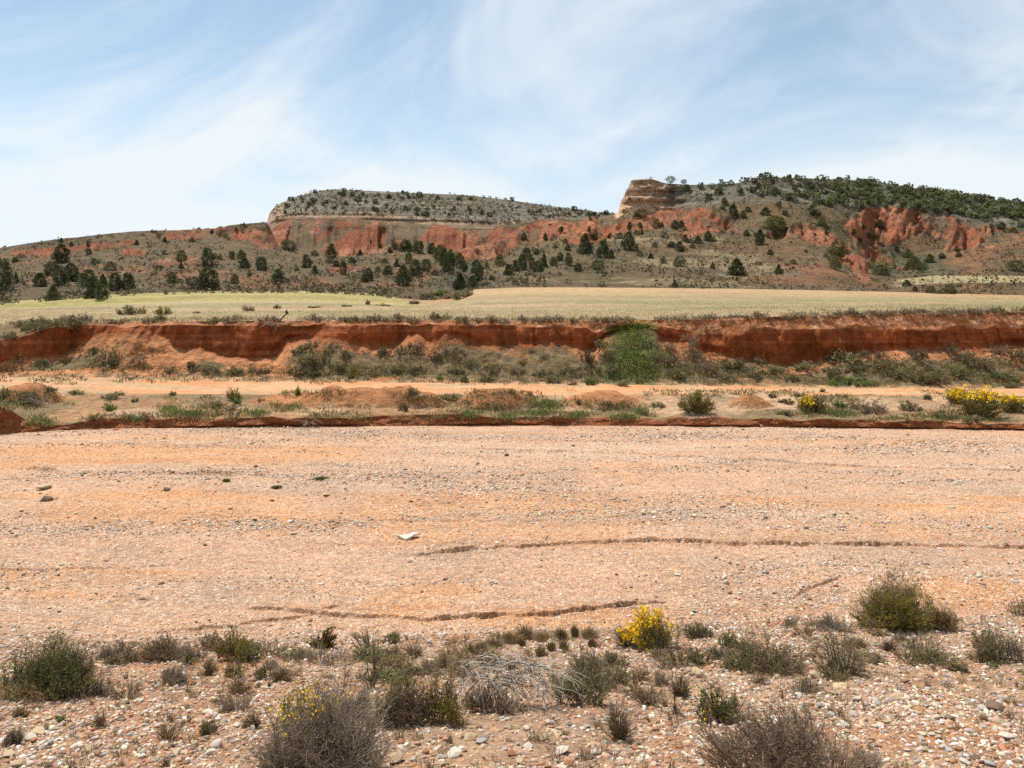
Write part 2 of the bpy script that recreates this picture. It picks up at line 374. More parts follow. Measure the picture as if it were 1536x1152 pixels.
# ---- cultivated field on the upper terrace
VB = [(-200, 460), (0, 457), (60, 453), (150, 446), (300, 440), (480, 440), (560, 444), (600, 450), (650, 451), (690, 445), (712, 434), (780, 431), (850, 431), (1000, 432), (1100, 433), (1300, 437), (1450, 441), (1536, 443), (1700, 446)]
def disp_field(U, D, Z, S):
    X = (U - CX) / F * D
    dz = 0.22 * fbm(X * 0.05, D * 0.03, 0, 3, 91) + 0.03 * fbm(X * 0.7, D * 0.7, 0, 3, 92)
    st = 108 + 8 * fbm(us * 0.006, us * 0, 0, 3, 93) - np.clip(us - 520, 0, 200) * 0.05
    dz = dz + 0.55 * sstep(-0.8, 0.8, D - st) * (1 - sstep(560, 640, us))
    return 0 * D, dz
def col_field(U, V, D, Z, S, X):
    n = fbm(X * 0.05, D * 0.12, 0, 4, 94); n2 = fbm(X * 0.6, D * 1.2, 0, 3, 95)
    right = mixm(C(0.335, 0.25, 0.13), C(0.26, 0.225, 0.108), sstep(-0.1, 0.4, n + 0.4 * np.exp(-((V - 452) / 7) ** 2)))
    right = mixm(right, C(0.42, 0.27, 0.14), sstep(92, 128, D + 8 * n) * 0.9)
    left = mixm(C(0.355, 0.285, 0.115), C(0.285, 0.25, 0.088), sstep(-0.2, 0.3, n))
    lw = sstep(96, 101, D + 4 * n) * (1 - sstep(600, 660, U))
    bare = np.exp(-((D - 98) / 5) ** 2) * (1 - sstep(560, 640, U))
    c = mixm(mixm(right, C(0.43, 0.34, 0.20), 0.6 * bare), left, lw)
    c = mixm(C(0.33, 0.23, 0.13), c, sstep(42.5, 45, D + 1.2 * n2))
    c = mixm(c, C(0.36, 0.17, 0.09), 0.85 * sstep(116, 124, D + 6 * n2) * sstep(-.5, .1, n2 + .4 * fbm(X * .2, D * .2, 0, 3, 98)) * sstep(575, 600, U) * (1 - sstep(675, 690, U)))
    rows = fbm(X * 0.02, D * 1.1, 0, 3, 96)
    c = mixm(c, C(0.40, 0.27, 0.15), 0.5 * sstep(0.25, 0.5, fbm(X * 0.04 + 11, D * 0.16, 0, 4, 97)))
    return c * (1 + 0.12 * n2 + 0.16 * rows)[..., None]
M_field = earth_mat('crop_field', (0.05, 0.7, 6), (0.12, 0.22, 0.35), ((3, 0.8, 0.25), (14, 0.6, 0.12)))
strip('field', [(Dlp, LP), ([(-100, 49.5), (0, 49), (170, 46), (1700, 46)], [(u, v - 4.5) for u, v in LP]), (75, [(-100, 469), (0, 467.5), (400, 464), (700, 462), (900, 459), (1536, 456)]), (150, VB)], [20, 70, 90], M_field, col_field, disp_field, 8, taper=(0.02, 0.04))

# ---- hillside behind the field
def tab(d, *rows):
    return d, list(rows)
HU = [-200, 0, 100, 200, 300, 365, 400, 425, 460, 500, 560, 600, 650, 690, 720, 760, 800, 850, 900, 928, 931, 936.5, 938, 943.5, 945.5, 976, 1000, 1040, 1100, 1150, 1200, 1250, 1300, 1350, 1400, 1450, 1536, 1750]
H1 = [436, 435, 430, 425, 420, 419, 418, 420, 423, 425, 426, 432, 432, 432, 424, 421, 420, 418, 418, 418, 418, 418, 418, 418, 418, 418, 418, 418, 419, 420, 420, 424, 430, 431, 427, 427, 427, 429]
H2 = [416, 415, 408, 402, 398, 400, 401, 402, 405, 408, 404, 402, 402, 414, 406, 400, 395, 390, 388, 386, 386, 386, 386, 386, 386, 385, 385, 385, 386, 386, 388, 395, 414, 419, 413, 413, 413, 415]
H3 = [402, 400, 390, 382, 376, 381, 384, 386, 389, 392, 387, 384, 385, 402, 388, 378, 370, 362, 358, 356, 356, 356, 356, 355, 355, 353, 352, 353, 355, 352, 356, 366, 394, 402, 396, 388, 373, 376]
H4 = [388, 385, 373, 364, 358, 356, 366, 378, 383, 386, 380, 374, 375, 388, 372, 357, 350, 345, 341, 338, 338, 338, 338, 337, 337, 335, 334, 336, 340, 327, 332, 343, 376, 384, 374, 364, 353, 357]
H4b = [384, 379, 365, 355, 350, 346, 350, 376, 383, 386, 381, 375, 375, 380, 362, 347, 341, 337, 333, 329, 324, 322, 321, 320, 320, 319, 317, 309, 303, 300, 302, 305, 312, 316, 322, 328, 338, 344]
H5 = [377, 372, 357, 346, 343, 336, 333, 378, 386, 388, 383, 378, 377, 376, 352, 338, 333, 330, 327, 321, 299, 296, 285, 281, 269, 267, 274, 276, 275, 265, 267, 269, 272, 280, 287, 293, 306, 316]
hz = lambda H: list(zip(HU, H))
D5 = 350.0
def hback(d, f):   # behind the crest the land falls away or carries on as a plateau
    return [(u, HY - (HY - v) * D5 / d * f(u)) for u, v in zip(HU, H5)]
REDH = [(290, 352, 60, 10, 0.06), (110, 373, 85, 6, 0.11), (262, 392, 34, 9, 0.1), (205, 379, 26, 5, 0), (365, 352, 30, 9, 0.1), (398, 356, 34, 17, -0.3), (525, 403, 30, 5, 0.05),
        (800, 348, 105, 15, 0.14), (725, 378, 42, 14, 0.25), (895, 350, 55, 14, 0.2), (1035, 328, 82, 17, -0.12), (985, 330, 55, 16, 0.1), (1060, 345, 40, 6, 0.2),
        (1165, 352, 22, 6, 0), (1230, 356, 36, 14, -0.3), (1262, 378, 20, 20, -0.4), (1290, 400, 18, 20, -0.7), (1385, 338, 100, 27, -0.22), (1440, 360, 60, 16, 0.2), (1310, 352, 40, 22, -0.3), (1330, 385, 60, 12, -0.3)]
REDW = [(160, 408, 90, 12, 0), (320, 412, 80, 10, -.1), (610, 420, 70, 14, 0), (430, 425, 90, 9, 0), (1480, 388, 90, 24, 0.28), (1225, 405, 70, 9, -.2), (1190, 420, 90, 7, 0), (1290, 420, 50, 10, -.2), (60, 385, 80, 10, .1), (1470, 434, 90, 6, 0)]
GREENH = [(1372, 362, 26, 13, 0.4), (1395, 375, 24, 14, 0.3), (1362, 385, 24, 14, 0), (1340, 375, 20, 10, 0)]
def redmask(U, V):
    return np.clip(blobs(U, V, REDH, 0.55, 101, 0.035) - 0.9 * blobs(U, V, GREENH, 0.5, 102, 0.04), 0, 1)
def disp_hill(U, D, Z, S):
    X = (U - CX) / F * D; V = HY - F * Z / D
    r = redmask(U, V)
    wx = (U - CX) / F * 320 + 6 * fbm(X * 0.03, D * 0.03, 0, 2, 103)
    gul = ridged(wx * 0.11, D * 0.013 + Z * 0.02, 3, 104)
    gf = ridged(wx * 0.36, D * 0.03 + Z * 0.05, 2, 105)
    dz = r * sstep(1.0, 2.2, S) * (4.2 * (gul - 0.35) + 1.9 * (gf - 0.3)) * np.clip(D / 330, .35, 1)
    dz = dz + 1.6 * fbm(X * 0.018, D * 0.016, 0, 3, 116) * sstep(0.3, 1.5, S) + 0.9 * fbm(X * 0.035, D * 0.03, 0, 4, 106) * sstep(0, 1, S) + 0.35 * fbm(X * 0.16, D * 0.13, 0, 4, 107) * sstep(0, .4, S)
    cl = np.exp(-((S - 5.5) / 0.45) ** 2) * sstep(926, 936, U) * (1 - sstep(1000, 1060, U))
    dD = -cl * 0.9 * np.sign(np.sin(Z * 1.25)) * np.abs(np.sin(Z * 1.25)) ** 0.5 + cl * 3.4 * fbm(X * 0.25, Z * 0.22, 0, 4, 108)
    crest = sstep(5.2, 6, S) * (1 - sstep(6, 6.4, S))
    cc = sstep(925, 935, U) * (1 - sstep(1000, 1040, U))
    dz = dz * (1 - 0.85 * sstep(1.0, 1.15, S) * (1 - sstep(1.9, 2.05, S)) * sstep(1330, 1365, U))
    dz = dz * (1 - 0.75 * cc * sstep(4.6, 5.1, S)) * (1 - 0.5 * crest)
    return dD, dz
def col_hill(U, V, D, Z, S, X):
    n = fbm(X * 0.03, D * 0.03, 0, 4, 109); n2 = fbm(X * 0.25, D * 0.2, 0, 4, 110)
    base = mixm(SCRUB, C(0.165, 0.095, 0.046), sstep(0, 0.45, n))
    base = mixm(base, C(0.175, 0.13, 0.066), sstep(-0.1, 0.4, n2) * 0.6)
    up = sstep(4.5, 5.2, S) * sstep(930, 1060, U)
    base = mixm(base, GREY * 0.85, up)
    base = mixm(base, C(0.30, 0.26, 0.20), 0.6 * up * sstep(0.15, 0.4, fbm(X * 0.04, Z * 0.6, 0, 4, 111)))
    base = mixm(base, C(0.26, 0.19, 0.105), sstep(750, 900, U) * (1 - sstep(1150, 1250, U)) * sstep(0.0, 0.5, 0.5 * n2 + fbm(X * .05 + 7, D * .05, 0, 3, 118)) * (S < 3))
    r = redmask(U, V)
    r = sstep(0.50, 0.76, r + 0.42 * fbm(X * 0.13, D * 0.10 + Z * .1, 0, 4, 117))
    rk = mixm(BADL, C(0.40, 0.18, 0.095), sstep(0.0, 0.5, fbm(X * 0.12, Z * 0.25, D * 0.05, 4, 112)))
    rk = mixm(rk, C(0.30, 0.12, 0.06), sstep(0.1, 0.5, fbm(X * 0.3, D * 0.2, 0, 3, 113)) * 0.7)
    base = mixm(base, C(0.255, 0.115, 0.055), 0.8 * blobs(U, V, REDW, 0.8, 132, 0.03) * sstep(-0.35, 0.3, fbm(X * 0.12, D * 0.1, 0, 4, 133)))
    base = mixm(base, C(0.085, 0.08, 0.042), 0.7 * blobs(U, V, [(1350, 396, 75, 16, -.1), (1330, 375, 30, 16, 0), (690, 415, 26, 26, 0)], 0.5, 134, 0.03))
    spots = sstep(0.12, 0.32, fbm(X * 0.14 + 50, D * 0.1, 0, 4, 114))
    c = mixm(base, rk, r * (1 - 0.75 * spots))
    cl = sstep(4.9, 5.03, S + .1 * n2) * (1 - sstep(5.97, 6.0, S)) * sstep(920, 926, U) * (1 - sstep(975, 1030, U + 30 * n2))
    band = 0.5 + 0.5 * np.sin(Z * 1.9 + 0.6 * n2); band2 = sstep(0.0, 0.5, fbm(X * 0.02, Z * 0.8, 0, 3, 115))
    band = 0.5 + 0.5 * np.sin(Z * 1.9 + 3.2 * fbm(X * .05, Z * .3, D * .05, 3, 120))
    rock = mixm(C(0.46, 0.30, 0.19), C(0.30, 0.19, 0.12), band * 0.4)
    rock = mixm(rock, C(0.45, 0.25, 0.13), band2 * 0.6)
    rock = rock * (1.3 + 0.35 * fbm(X * 0.5, Z * 0.9, D * .2, 4, 119))[..., None]
    c = mixm(c, rock, cl)
    fld = sstep(1.12, 1.2, S + .05 * n2) * (1 - sstep(1.88, 1.95, S + .05 * n2)) * sstep(1338, 1362, U + 12 * n2)
    c = mixm(c, C(0.42, 0.335, 0.165), fld)
    return c
M_hill = earth_mat('hill_soil', (0.05, 0.35, 2.0), (0.25, 0.4, 0.45), ((0.5, 0.8, 1.2), (2.0, 0.7, 0.5)), speck=[(0.9, 0.57, (0.075, 0.065, 0.036), 0.6)])
strip('hillside', [(150, VB), (172, hz(H1)), (212, hz(H2)), (260, hz(H3)), ([(0, 312), (1020, 312), (1070, 298), (1700, 298)], hz(H4)), ([(0, 343), (1010, 343), (1080, 322), (1700, 322)], hz(H4b)), (D5, hz(H5)), (420, hback(420, lambda u: 0.97 if u > 930 else 0.8)), (560, hback(560, lambda u: 0.9 if u > 930 else 0.4))],
      [34, 46, 60, 74, 66, 60, 22, 12], M_hill, col_hill, disp_hill, 3, ksm=3, taper=(0.02, 0.03))

# ---- the far flat-topped hill
BU = [200, 330, 380, 401, 404, 420, 440, 470, 500, 560, 620, 700, 760, 820, 870, 900, 925, 1000, 1100]
B1 = [420, 395, 384, 384, 384, 392, 398, 396, 396, 394, 390, 384, 374, 356, 345, 340, 340, 345, 350]
B2 = [410, 372, 358, 346, 345, 334, 328, 326, 328, 330, 334, 340, 342, 338, 334, 332, 330, 332, 336]
B3 = [409, 371, 356, 341, 334, 325, 320, 318, 319, 320, 325, 331, 333, 331, 328, 326, 326, 328, 332]
B4 = [408, 370, 354, 336, 318, 305, 296, 287, 283, 286, 289, 292, 299, 308, 314, 319, 322, 330, 340]
bz = lambda H: list(zip(BU, H))
def disp_mesa(U, D, Z, S):
    X = (U - CX) / F * D
    rd = sstep(0.1, 0.4, S) * (1 - sstep(0.6, 1.0, S))
    wx = (U - CX) / F * 390 + 6 * fbm(X * 0.03, Z * 0.03, 0, 2, 121)
    gul = ridged(wx * 0.10, Z * 0.015, 3, 122); gf = ridged(wx * 0.33, Z * 0.03, 2, 123)
    dD = -rd * (10 * (gul - 0.45) + 4.5 * (gf - 0.3))
    cl = np.exp(-((S - 1.5) / 0.6) ** 2)
    dD = dD + cl * (2.5 * fbm(X * 0.07, Z * 0.1, 0, 3, 124) - 0.5 * np.sign(np.sin(Z * 1.3)) * np.abs(np.sin(Z * 1.3)) ** .5)
    up = sstep(2.0, 2.4, S) * (1 - sstep(2.75, 2.95, S))
    dZ = up * (0.9 * fbm(X * 0.03, D * 0.03, 0, 4, 125) + 0.5 * np.sin(Z * 0.9 + 1.5 * fbm(X * .02, D * .02, 0, 2, 126)))
    return dD, dZ
def col_mesa(U, V, D, Z, S, X):
    n = fbm(X * 0.04, D * 0.03, 0, 4, 127); n2 = fbm(X * 0.2, D * 0.12, 0, 3, 128)
    top = mixm(GREY * 1.0, C(0.155, 0.125, 0.08), sstep(-.1, .4, n))
    top = mixm(top * 0.92, C(0.32, 0.28, 0.22), 0.55 * sstep(0.12, 0.4, fbm(X * 0.05, Z * 0.7, 0, 4, 129)))
    red = mixm(BADL * 0.9, C(0.37, 0.165, 0.088), sstep(0.0, 0.4, fbm(X * 0.1, Z * 0.2, 0, 4, 130)))
    veg = sstep(-0.04, 0.12, fbm(X * 0.085, Z * 0.07 - X * 0.02, 0, 5, 131) - 0.06 + 0.12 * sstep(0.8, 1.0, S) + 0.12 * (1 - sstep(0.1, 0.5, S)))
    red = mixm(red, C(0.15, 0.12, 0.07), 0.85 * veg)
    band = 0.5 + 0.5 * np.sin(Z * 2.1 + n2)
    rock = mixm(C(0.40, 0.28, 0.18), C(0.19, 0.14, 0.095), sstep(.25, .75, band) * 0.75)
    rock = mixm(rock, C(0.34, 0.18, 0.10), 0.5 * sstep(0, .4, n))
    c = mixm(red, rock, sstep(0.92, 1.03, S + 0.08 * n2))
    c = mixm(c, top, sstep(1.85, 2.1, S + 0.12 * n2) * sstep(403, 450, U + 20 * n2) + 0 * S)
    return mixm(c, rock * 1.15, sstep(1.0, 1.1, S) * (1 - sstep(2.5, 2.9, S)) * (1 - sstep(404, 440, U)))
strip('far_hill', [(352, bz(B1)), (398, bz(B2)), (402, bz(B3)), (470, bz(B4)), (600, [(u, HY - (HY - v) * 470 / 600 * 0.97) for u, v in zip(BU, B4)])],
      [120, 26, 110, 14], M_hill, col_mesa, disp_mesa, 2, ksm=3, taper=(0.03, 0.03))

# ---- the wide plain that everything stands on, out to the horizon
bm = bmesh.new(); bmesh.ops.create_grid(bm, x_segments=8, y_segments=8, size=6000)
me = bpy.data.meshes.new('plain'); bm.to_mesh(me); bm.free()
a = me.color_attributes.new('Col', 'FLOAT_COLOR', 'POINT')
for d in a.data: d.color = (0.30, 0.22, 0.13, 1)
me.materials.append(M_hill)
tag(link('plain', me, loc=(0, 0, -7)), kind='structure')

# ------------------------------------------------------------------ where a point of the ground is seen
_V = [np.concatenate([s[k] for s in STRIPS]) for k in range(3)]
def ground(u, v):
    """first point of the ground on the sight line; returns x, y, z"""
    c = np.interp(u, us, np.arange(NC)); i = int(c); i = min(i, NC - 2); t = c - i
    V_ = _V[0][:, i] * (1 - t) + _V[0][:, i + 1] * t
    D_ = _V[1][:, i] * (1 - t) + _V[1][:, i + 1] * t
    Z_ = _V[2][:, i] * (1 - t) + _V[2][:, i + 1] * t
    k = np.nonzero(V_ <= v)[0]
    if len(k) == 0: k = [int(np.argmin(V_))]
    k = max(int(k[0]), 1)
    va, vb = V_[k - 1], V_[k]
    s = 0.0 if abs(va - vb) < 1e-6 else min(max((va - v) / (va - vb), 0), 1)
    D = lerp(D_[k - 1], D_[k], s); Z = lerp(Z_[k - 1], Z_[k], s)
    return np.array([(u - CX) / F * D, D, Z])
def height_at(x, y, rows):
    """height of one strip at a place (rows = strip index)"""
    V, D, Z = STRIPS[rows]
    u = CX + F * x / y
    c = np.clip(np.interp(u, us, np.arange(NC)), 0, NC - 2); i = np.rint(c).astype(int)
    out = np.empty(len(x))
    for j in np.unique(i):
        m = i == j
        out[m] = np.interp(y[m], D[:, j], Z[:, j])
    return out
# ------------------------------------------------------------------ plant and stone meshes
def unit(v): return v / (np.linalg.norm(v, axis=-1, keepdims=True) + 1e-9)
def tubes(P, R, sides=3):
    """P (n,k,3) polylines, R (n,k) radii -> verts, quads"""
    n, k, _ = P.shape
    T = np.gradient(P, axis=1); T = unit(T)
    ref = np.where(np.abs(T[..., 2:3]) > 0.9, np.array([1., 0, 0]), np.array([0, 0, 1.]))
    A = unit(np.cross(T, ref)); B = np.cross(T, A)
    an = np.arange(sides) * 2 * np.pi / sides
    V = P[:, :, None] + R[:, :, None, None] * (A[:, :, None] * np.cos(an)[:, None] + B[:, :, None] * np.sin(an)[:, None])
    idx = np.arange(n * k * sides).reshape(n, k, sides)
    a, b = idx[:, :-1], idx[:, 1:]
    q = np.stack([a, np.roll(a, -1, 2), np.roll(b, -1, 2), b], -1).reshape(-1, 4)
    return V.reshape(-1, 3), q
def blades(P, Dr, L, Wd, g):
    """rhombic leaves: base P, direction Dr, length L, width Wd"""
    n = len(P)
    side = unit(np.cross(Dr, unit(g.normal(size=(n, 3)))))
    L = np.asarray(L).reshape(-1, 1) * np.ones((n, 1)); Wd = np.asarray(Wd).reshape(-1, 1) * np.ones((n, 1))
    tip = P + Dr * L; mid = P + Dr * L * 0.45
    V = np.stack([P, mid + side * Wd * 0.5, tip, mid - side * Wd * 0.5], 1).reshape(-1, 3)
    return V, np.arange(n * 4).reshape(n, 4)
def join(parts):
    V, Q, o = [], [], 0
    for v, q in parts:
        V.append(v); Q.append(q + o); o += len(v)
    return np.concatenate(V), np.concatenate(Q)
def make_twigs(g, w, h, n_st, n_tw, spread=1.0, droop=0.0, K=6, dome=True, upright=0.0):
    """stems fanning out of the foot, then side twigs on them; returns polylines and their radii factors"""
    az = g.uniform(0, 2 * np.pi, n_st); rr = np.sqrt(g.uniform(0, 1, n_st))
    tgt = np.stack([np.cos(az) * rr * w / 2 * spread, np.sin(az) * rr * w / 2 * spread * 0.8, h * (np.sqrt(np.clip(1 - 0.9 * rr ** 2, 0.08, 1)) if dome else 1) * g.uniform(0.42, 1.04, n_st)], -1)
    base = tgt * (np.array([0.5, 0.5, 0]) if upright < .5 else np.array([.3, .3, 0])) + g.normal(size=(n_st, 3)) * np.array([w, w, 0]) * 0.02
    t = np.linspace(0, 1, K)[None, :, None]
    ctrl = base * (0.45 - 0.1 * upright) + tgt * np.array([0.55 - 0.3 * upright, 0.55 - .3 * upright, 0.62 + 0.1 * droop]) + g.normal(size=(n_st, 3)) * h * 0.05
    P = (1 - t) ** 2 * base[:, None] + 2 * t * (1 - t) * ctrl[:, None] + t ** 2 * tgt[:, None]
    P = P + np.cumsum(g.normal(size=P.shape) * h * 0.012, axis=1)
    P[:, :, 2] -= droop * h * t[..., 0] ** 3 * 0.5
    # side twigs
    si = g.integers(0, n_st, n_tw); tt = g.uniform(0.08, 1.0, n_tw) * (K - 1)
    k0 = np.minimum(tt.astype(int), K - 2); fr = (tt - k0)[:, None]
    b2 = P[si, k0] * (1 - fr) + P[si, k0 + 1] * fr
    dr = unit(P[si, k0 + 1] - P[si, k0]); d2 = unit(dr * 0.8 + g.normal(size=(n_tw, 3)) * 0.6 + np.array([0, 0, 0.25 - 0.6 * droop]))
    ln = h * g.uniform(0.12, 0.32, n_tw)[:, None]
    K2 = 4; t2 = np.linspace(0, 1, K2)[None, :, None]
    P2 = b2[:, None] + d2[:, None] * ln[:, None] * t2 + np.cumsum(g.normal(size=(n_tw, K2, 3)) * h * 0.012, axis=1)
    P[:, :, 2] = np.maximum(P[:, :, 2], -0.01); P2[:, :, 2] = np.maximum(P2[:, :, 2], 0.0)
    return P, P2
def along(g, P, n, lo=0.0):
    i = g.integers(0, len(P), n); K = P.shape[1]
    tt = g.uniform(lo, 1, n) * (K - 1); k = np.minimum(tt.astype(int), K - 2); f = (tt - k)[:, None]
    p = P[i, k] * (1 - f) + P[i, k + 1] * f
    return p, unit(P[i, k + 1] - P[i, k])
def shrub_parts(seed, w, h, n_st=60, n_tw=300, n_lf=4000, ll=0.02, lw=0.006, tw_r=0.003, n_fl=0, fl_side=None, fl=0.016, spread=1.0, droop=0.0, lo=0.25, skirt=0, upright=0.0, leaf_out=0.75, dome=True):
    g = np.random.default_rng(seed)
    P, P2 = make_twigs(g, w, h, n_st, n_tw, spread, droop, upright=upright, dome=dome)
    # lumps: pull parts of the outline in so that it is uneven
    def lump(Q):
        s = 1 + 0.22 * fbm(Q[..., 0] / w * 3 + seed, Q[..., 1] / w * 3, Q[..., 2] / h * 2 + 0.01, 2, seed)
        return Q * s[..., None]
    P, P2 = lump(P), lump(P2)
    zs = h / max(P[..., 2].max(), P2[..., 2].max()); P[..., 2] *= zs; P2[..., 2] *= zs
    sx, sy = g.normal() * .22, g.normal() * .12      # every plant leans a little
    for Q in (P, P2): Q[..., 0] += sx * Q[..., 2]; Q[..., 1] += sy * Q[..., 2]
    out = {}
    a = tubes(P, tw_r * np.linspace(1.5, 0.5, P.shape[1])[None] * g.uniform(0.7, 1.3, (len(P), 1)))
    b = tubes(P2, tw_r * np.linspace(0.75, 0.3, P2.shape[1])[None] * np.ones((len(P2), 1)))
    out['branches'] = join([a, b])
    if n_lf:
        n1 = int(n_lf * 0.25)
        p1, d1 = along(g, P, n1, lo); p2, d2 = along(g, P2, n_lf - n1, 0.05)
        p = np.concatenate([p1, p2]); d = np.concatenate([d1, d2])
        d = unit(d + g.normal(size=d.shape) * leaf_out)
        out['foliage'] = blades(p, d, ll * g.uniform(0.6, 1.35, len(p)), lw * g.uniform(0.7, 1.3, len(p)), g)
    if skirt:      # dead lower growth
        az = g.uniform(0, 2 * np.pi, skirt); r = w * 0.46 * np.sqrt(g.uniform(0.15, 1, skirt))
        p = np.stack([np.cos(az) * r, np.sin(az) * r * 0.8, g.uniform(0, 0.25 * h, skirt)], -1)
        d = unit(np.stack([np.cos(az) * 0.5, np.sin(az) * 0.5, np.ones(skirt)], -1) + g.normal(size=(skirt, 3)) * 0.45)
        out['dead_growth'] = blades(p, d, h * g.uniform(0.1, 0.22, skirt), lw * 1.1, g)
    if n_fl:
        p, d = along(g, P2, n_fl * 3, 0.45)
        if fl_side is not None:
            s = (p[:, 0] / w - fl_side[0]) ** 2 / fl_side[2] ** 2 + (p[:, 2] / h - fl_side[1]) ** 2 / fl_side[3] ** 2
            k = s < 1 + 0.5 * g.normal(size=len(p)) * 0.5
            p, d = p[k][:n_fl], d[k][:n_fl]
        p = np.repeat(p, 3, 0) + g.normal(size=(len(p) * 3, 3)) * fl * 0.3
        d = unit(g.normal(size=p.shape) + np.array([0, 0, 0.6]))
        out['blossoms'] = blades(p, d, fl * g.uniform(0.7, 1.2, len(p)), fl * 0.8, g)
    return out
def lobed(seed, w, h, lobes, **kw):
    """a mound-like shrub grown together from several rooted clumps"""
    g = np.random.default_rng(seed + 3); acc = {}
    xs = (np.arange(lobes) + 0.5) / lobes - 0.5
    for i, x in enumerate(xs):
        ws = w * g.uniform(0.46, 0.62); k = dict(kw)
        for q in ('n_st', 'n_tw', 'n_lf', 'n_fl', 'skirt'):
            if k.get(q): k[q] = max(6, int(k[q] / lobes * 1.15))
        fs = k.pop('fl_side', None)
        if fs is not None and k.get('n_fl'):
            if abs(x - fs[0]) > fs[2] + .12: k['n_fl'] = 0
            else: k['fl_side'] = (0, fs[1], .6, fs[3]); k['n_fl'] = int(kw['n_fl'] * .6)
        hh = h * (1.0 if i == lobes // 2 else g.uniform(0.72, 1.0) * (1 - 0.9 * x * x))
        for nm, (v, q) in shrub_parts(seed + 31 * i, ws, hh, **k).items():
            acc.setdefault(nm, []).append((v + np.array([x * (w - ws) * lobes / max(lobes - 1, 1), g.uniform(-.16, .16) * w, 0]), q))
    return {nm: join(l) for nm, l in acc.items()}
def tuft_parts(seed, w, h, n=260, lw=0.004, seg=4, lean=0.5):
    """a tuft of grass: bent narrow blades as thin tubes"""
    g = np.random.default_rng(seed)
    az = g.uniform(0, 2 * np.pi, n); r = w / 2 * np.sqrt(g.uniform(0, 1, n))
    base = np.stack([np.cos(az) * r * 0.6, np.sin(az) * r * 0.6, 0 * r], -1)
    tip = np.stack([np.cos(az) * r * 1.0, np.sin(az) * r * 1.0, h * g.uniform(0.35, 1.0, n) * (1 - 0.5 * (r / (w / 2)) ** 2)], -1) + g.normal(size=(n, 3)) * np.array([w, w, 0]) * 0.12 * lean
    t = np.linspace(0, 1, seg)[None, :, None]
    ctrl = base * 0.6 + tip * np.array([0.35, 0.35, 0.7])
    P = (1 - t) ** 2 * base[:, None] + 2 * t * (1 - t) * ctrl[:, None] + t ** 2 * tip[:, None]
    return {'blades': tubes(P, lw * np.linspace(0.6, 0.2, seg)[None] * np.ones((n, 1)))}

# materials of plants
L_OLIVE = leaf_mat('leaf_olive', (0.13, 0.115, 0.022), (0.26, 0.21, 0.045), 5, 0.3)
L_GREEN = leaf_mat('leaf_green', (0.095, 0.11, 0.034), (0.21, 0.205, 0.08), 5, 0.3)
L_GREYGREEN = leaf_mat('leaf_grey_green', (0.155, 0.145, 0.06), (0.275, 0.245, 0.115), 5, 0.3)
L_BRIGHT = leaf_mat('leaf_bright_green', (0.10, 0.17, 0.03), (0.17, 0.24, 0.05), 5)
L_DARK = leaf_mat('leaf_dark', (0.10, 0.09, 0.042), (0.20, 0.165, 0.083), 3)
L_DRY = leaf_mat('leaf_dry', (0.26, 0.175, 0.085), (0.42, 0.31, 0.16), 6, 0.35)
L_PURPLE = leaf_mat('leaf_heather_grey', (0.165, 0.125, 0.083), (0.27, 0.21, 0.14), 3)
L_JUNIPER = leaf_mat('leaf_juniper', (0.045, 0.056, 0.022), (0.115, 0.12, 0.048), 0.9, 0.2)
L_JUNIPER2 = leaf_mat('leaf_juniper_olive', (0.085, 0.087, 0.028), (0.17, 0.16, 0.055), 0.9, 0.15)
L_OAK = leaf_mat('leaf_pale_tree', (0.10, 0.12, 0.05), (0.17, 0.19, 0.08), 0.9, 0.2)
STRAW = leaf_mat('straw', (0.36, 0.265, 0.14), (0.52, 0.41, 0.24), 7, 0.35)
BARK = leaf_mat('bark', (0.11, 0.08, 0.06), (0.20, 0.155, 0.12), 8, 0)
TWIG = leaf_mat('grey_twig', (0.21, 0.165, 0.12), (0.38, 0.305, 0.23), 8, 0)
TWIG_D = leaf_mat('brown_twig', (0.14, 0.095, 0.065), (0.28, 0.205, 0.14), 8, 0)
BONE = leaf_mat('bleached_wood', (0.235, 0.19, 0.15), (0.40, 0.335, 0.275), 8, 0)
YELLOW = leaf_mat('yellow_flower', (0.72, 0.46, 0.01), (0.85, 0.60, 0.03), 8, 0.2)
SOOT = leaf_mat('dark_wood', (0.03, 0.025, 0.022), (0.06, 0.05, 0.045), 8, 0)

_cache = {}
def part_mesh(key, vq, mat):
    me = mesh_from(key, vq[0], vq[1], mats=[mat]); return me
def plant(name, parts, mats, pos, label, cat, group=None, rz=0.0, sc=(1, 1, 1)):
    """a plant as an Empty at its foot with its parts as children"""
    o = bpy.data.objects.new(name, None); COL.objects.link(o)
    o.location = pos; o.rotation_euler = (0, 0, rz); o.scale = sc; o.empty_display_size = 0.2
    tag(o, label, cat, group)
    for k, vq in parts.items():
        link(k, part_mesh(k, vq, mats[k]) if isinstance(vq, tuple) else vq, o)
    return o
def px(u, v):   # metres per photo pixel at the ground seen there
    p = ground(u, v); return p, p[1] / F

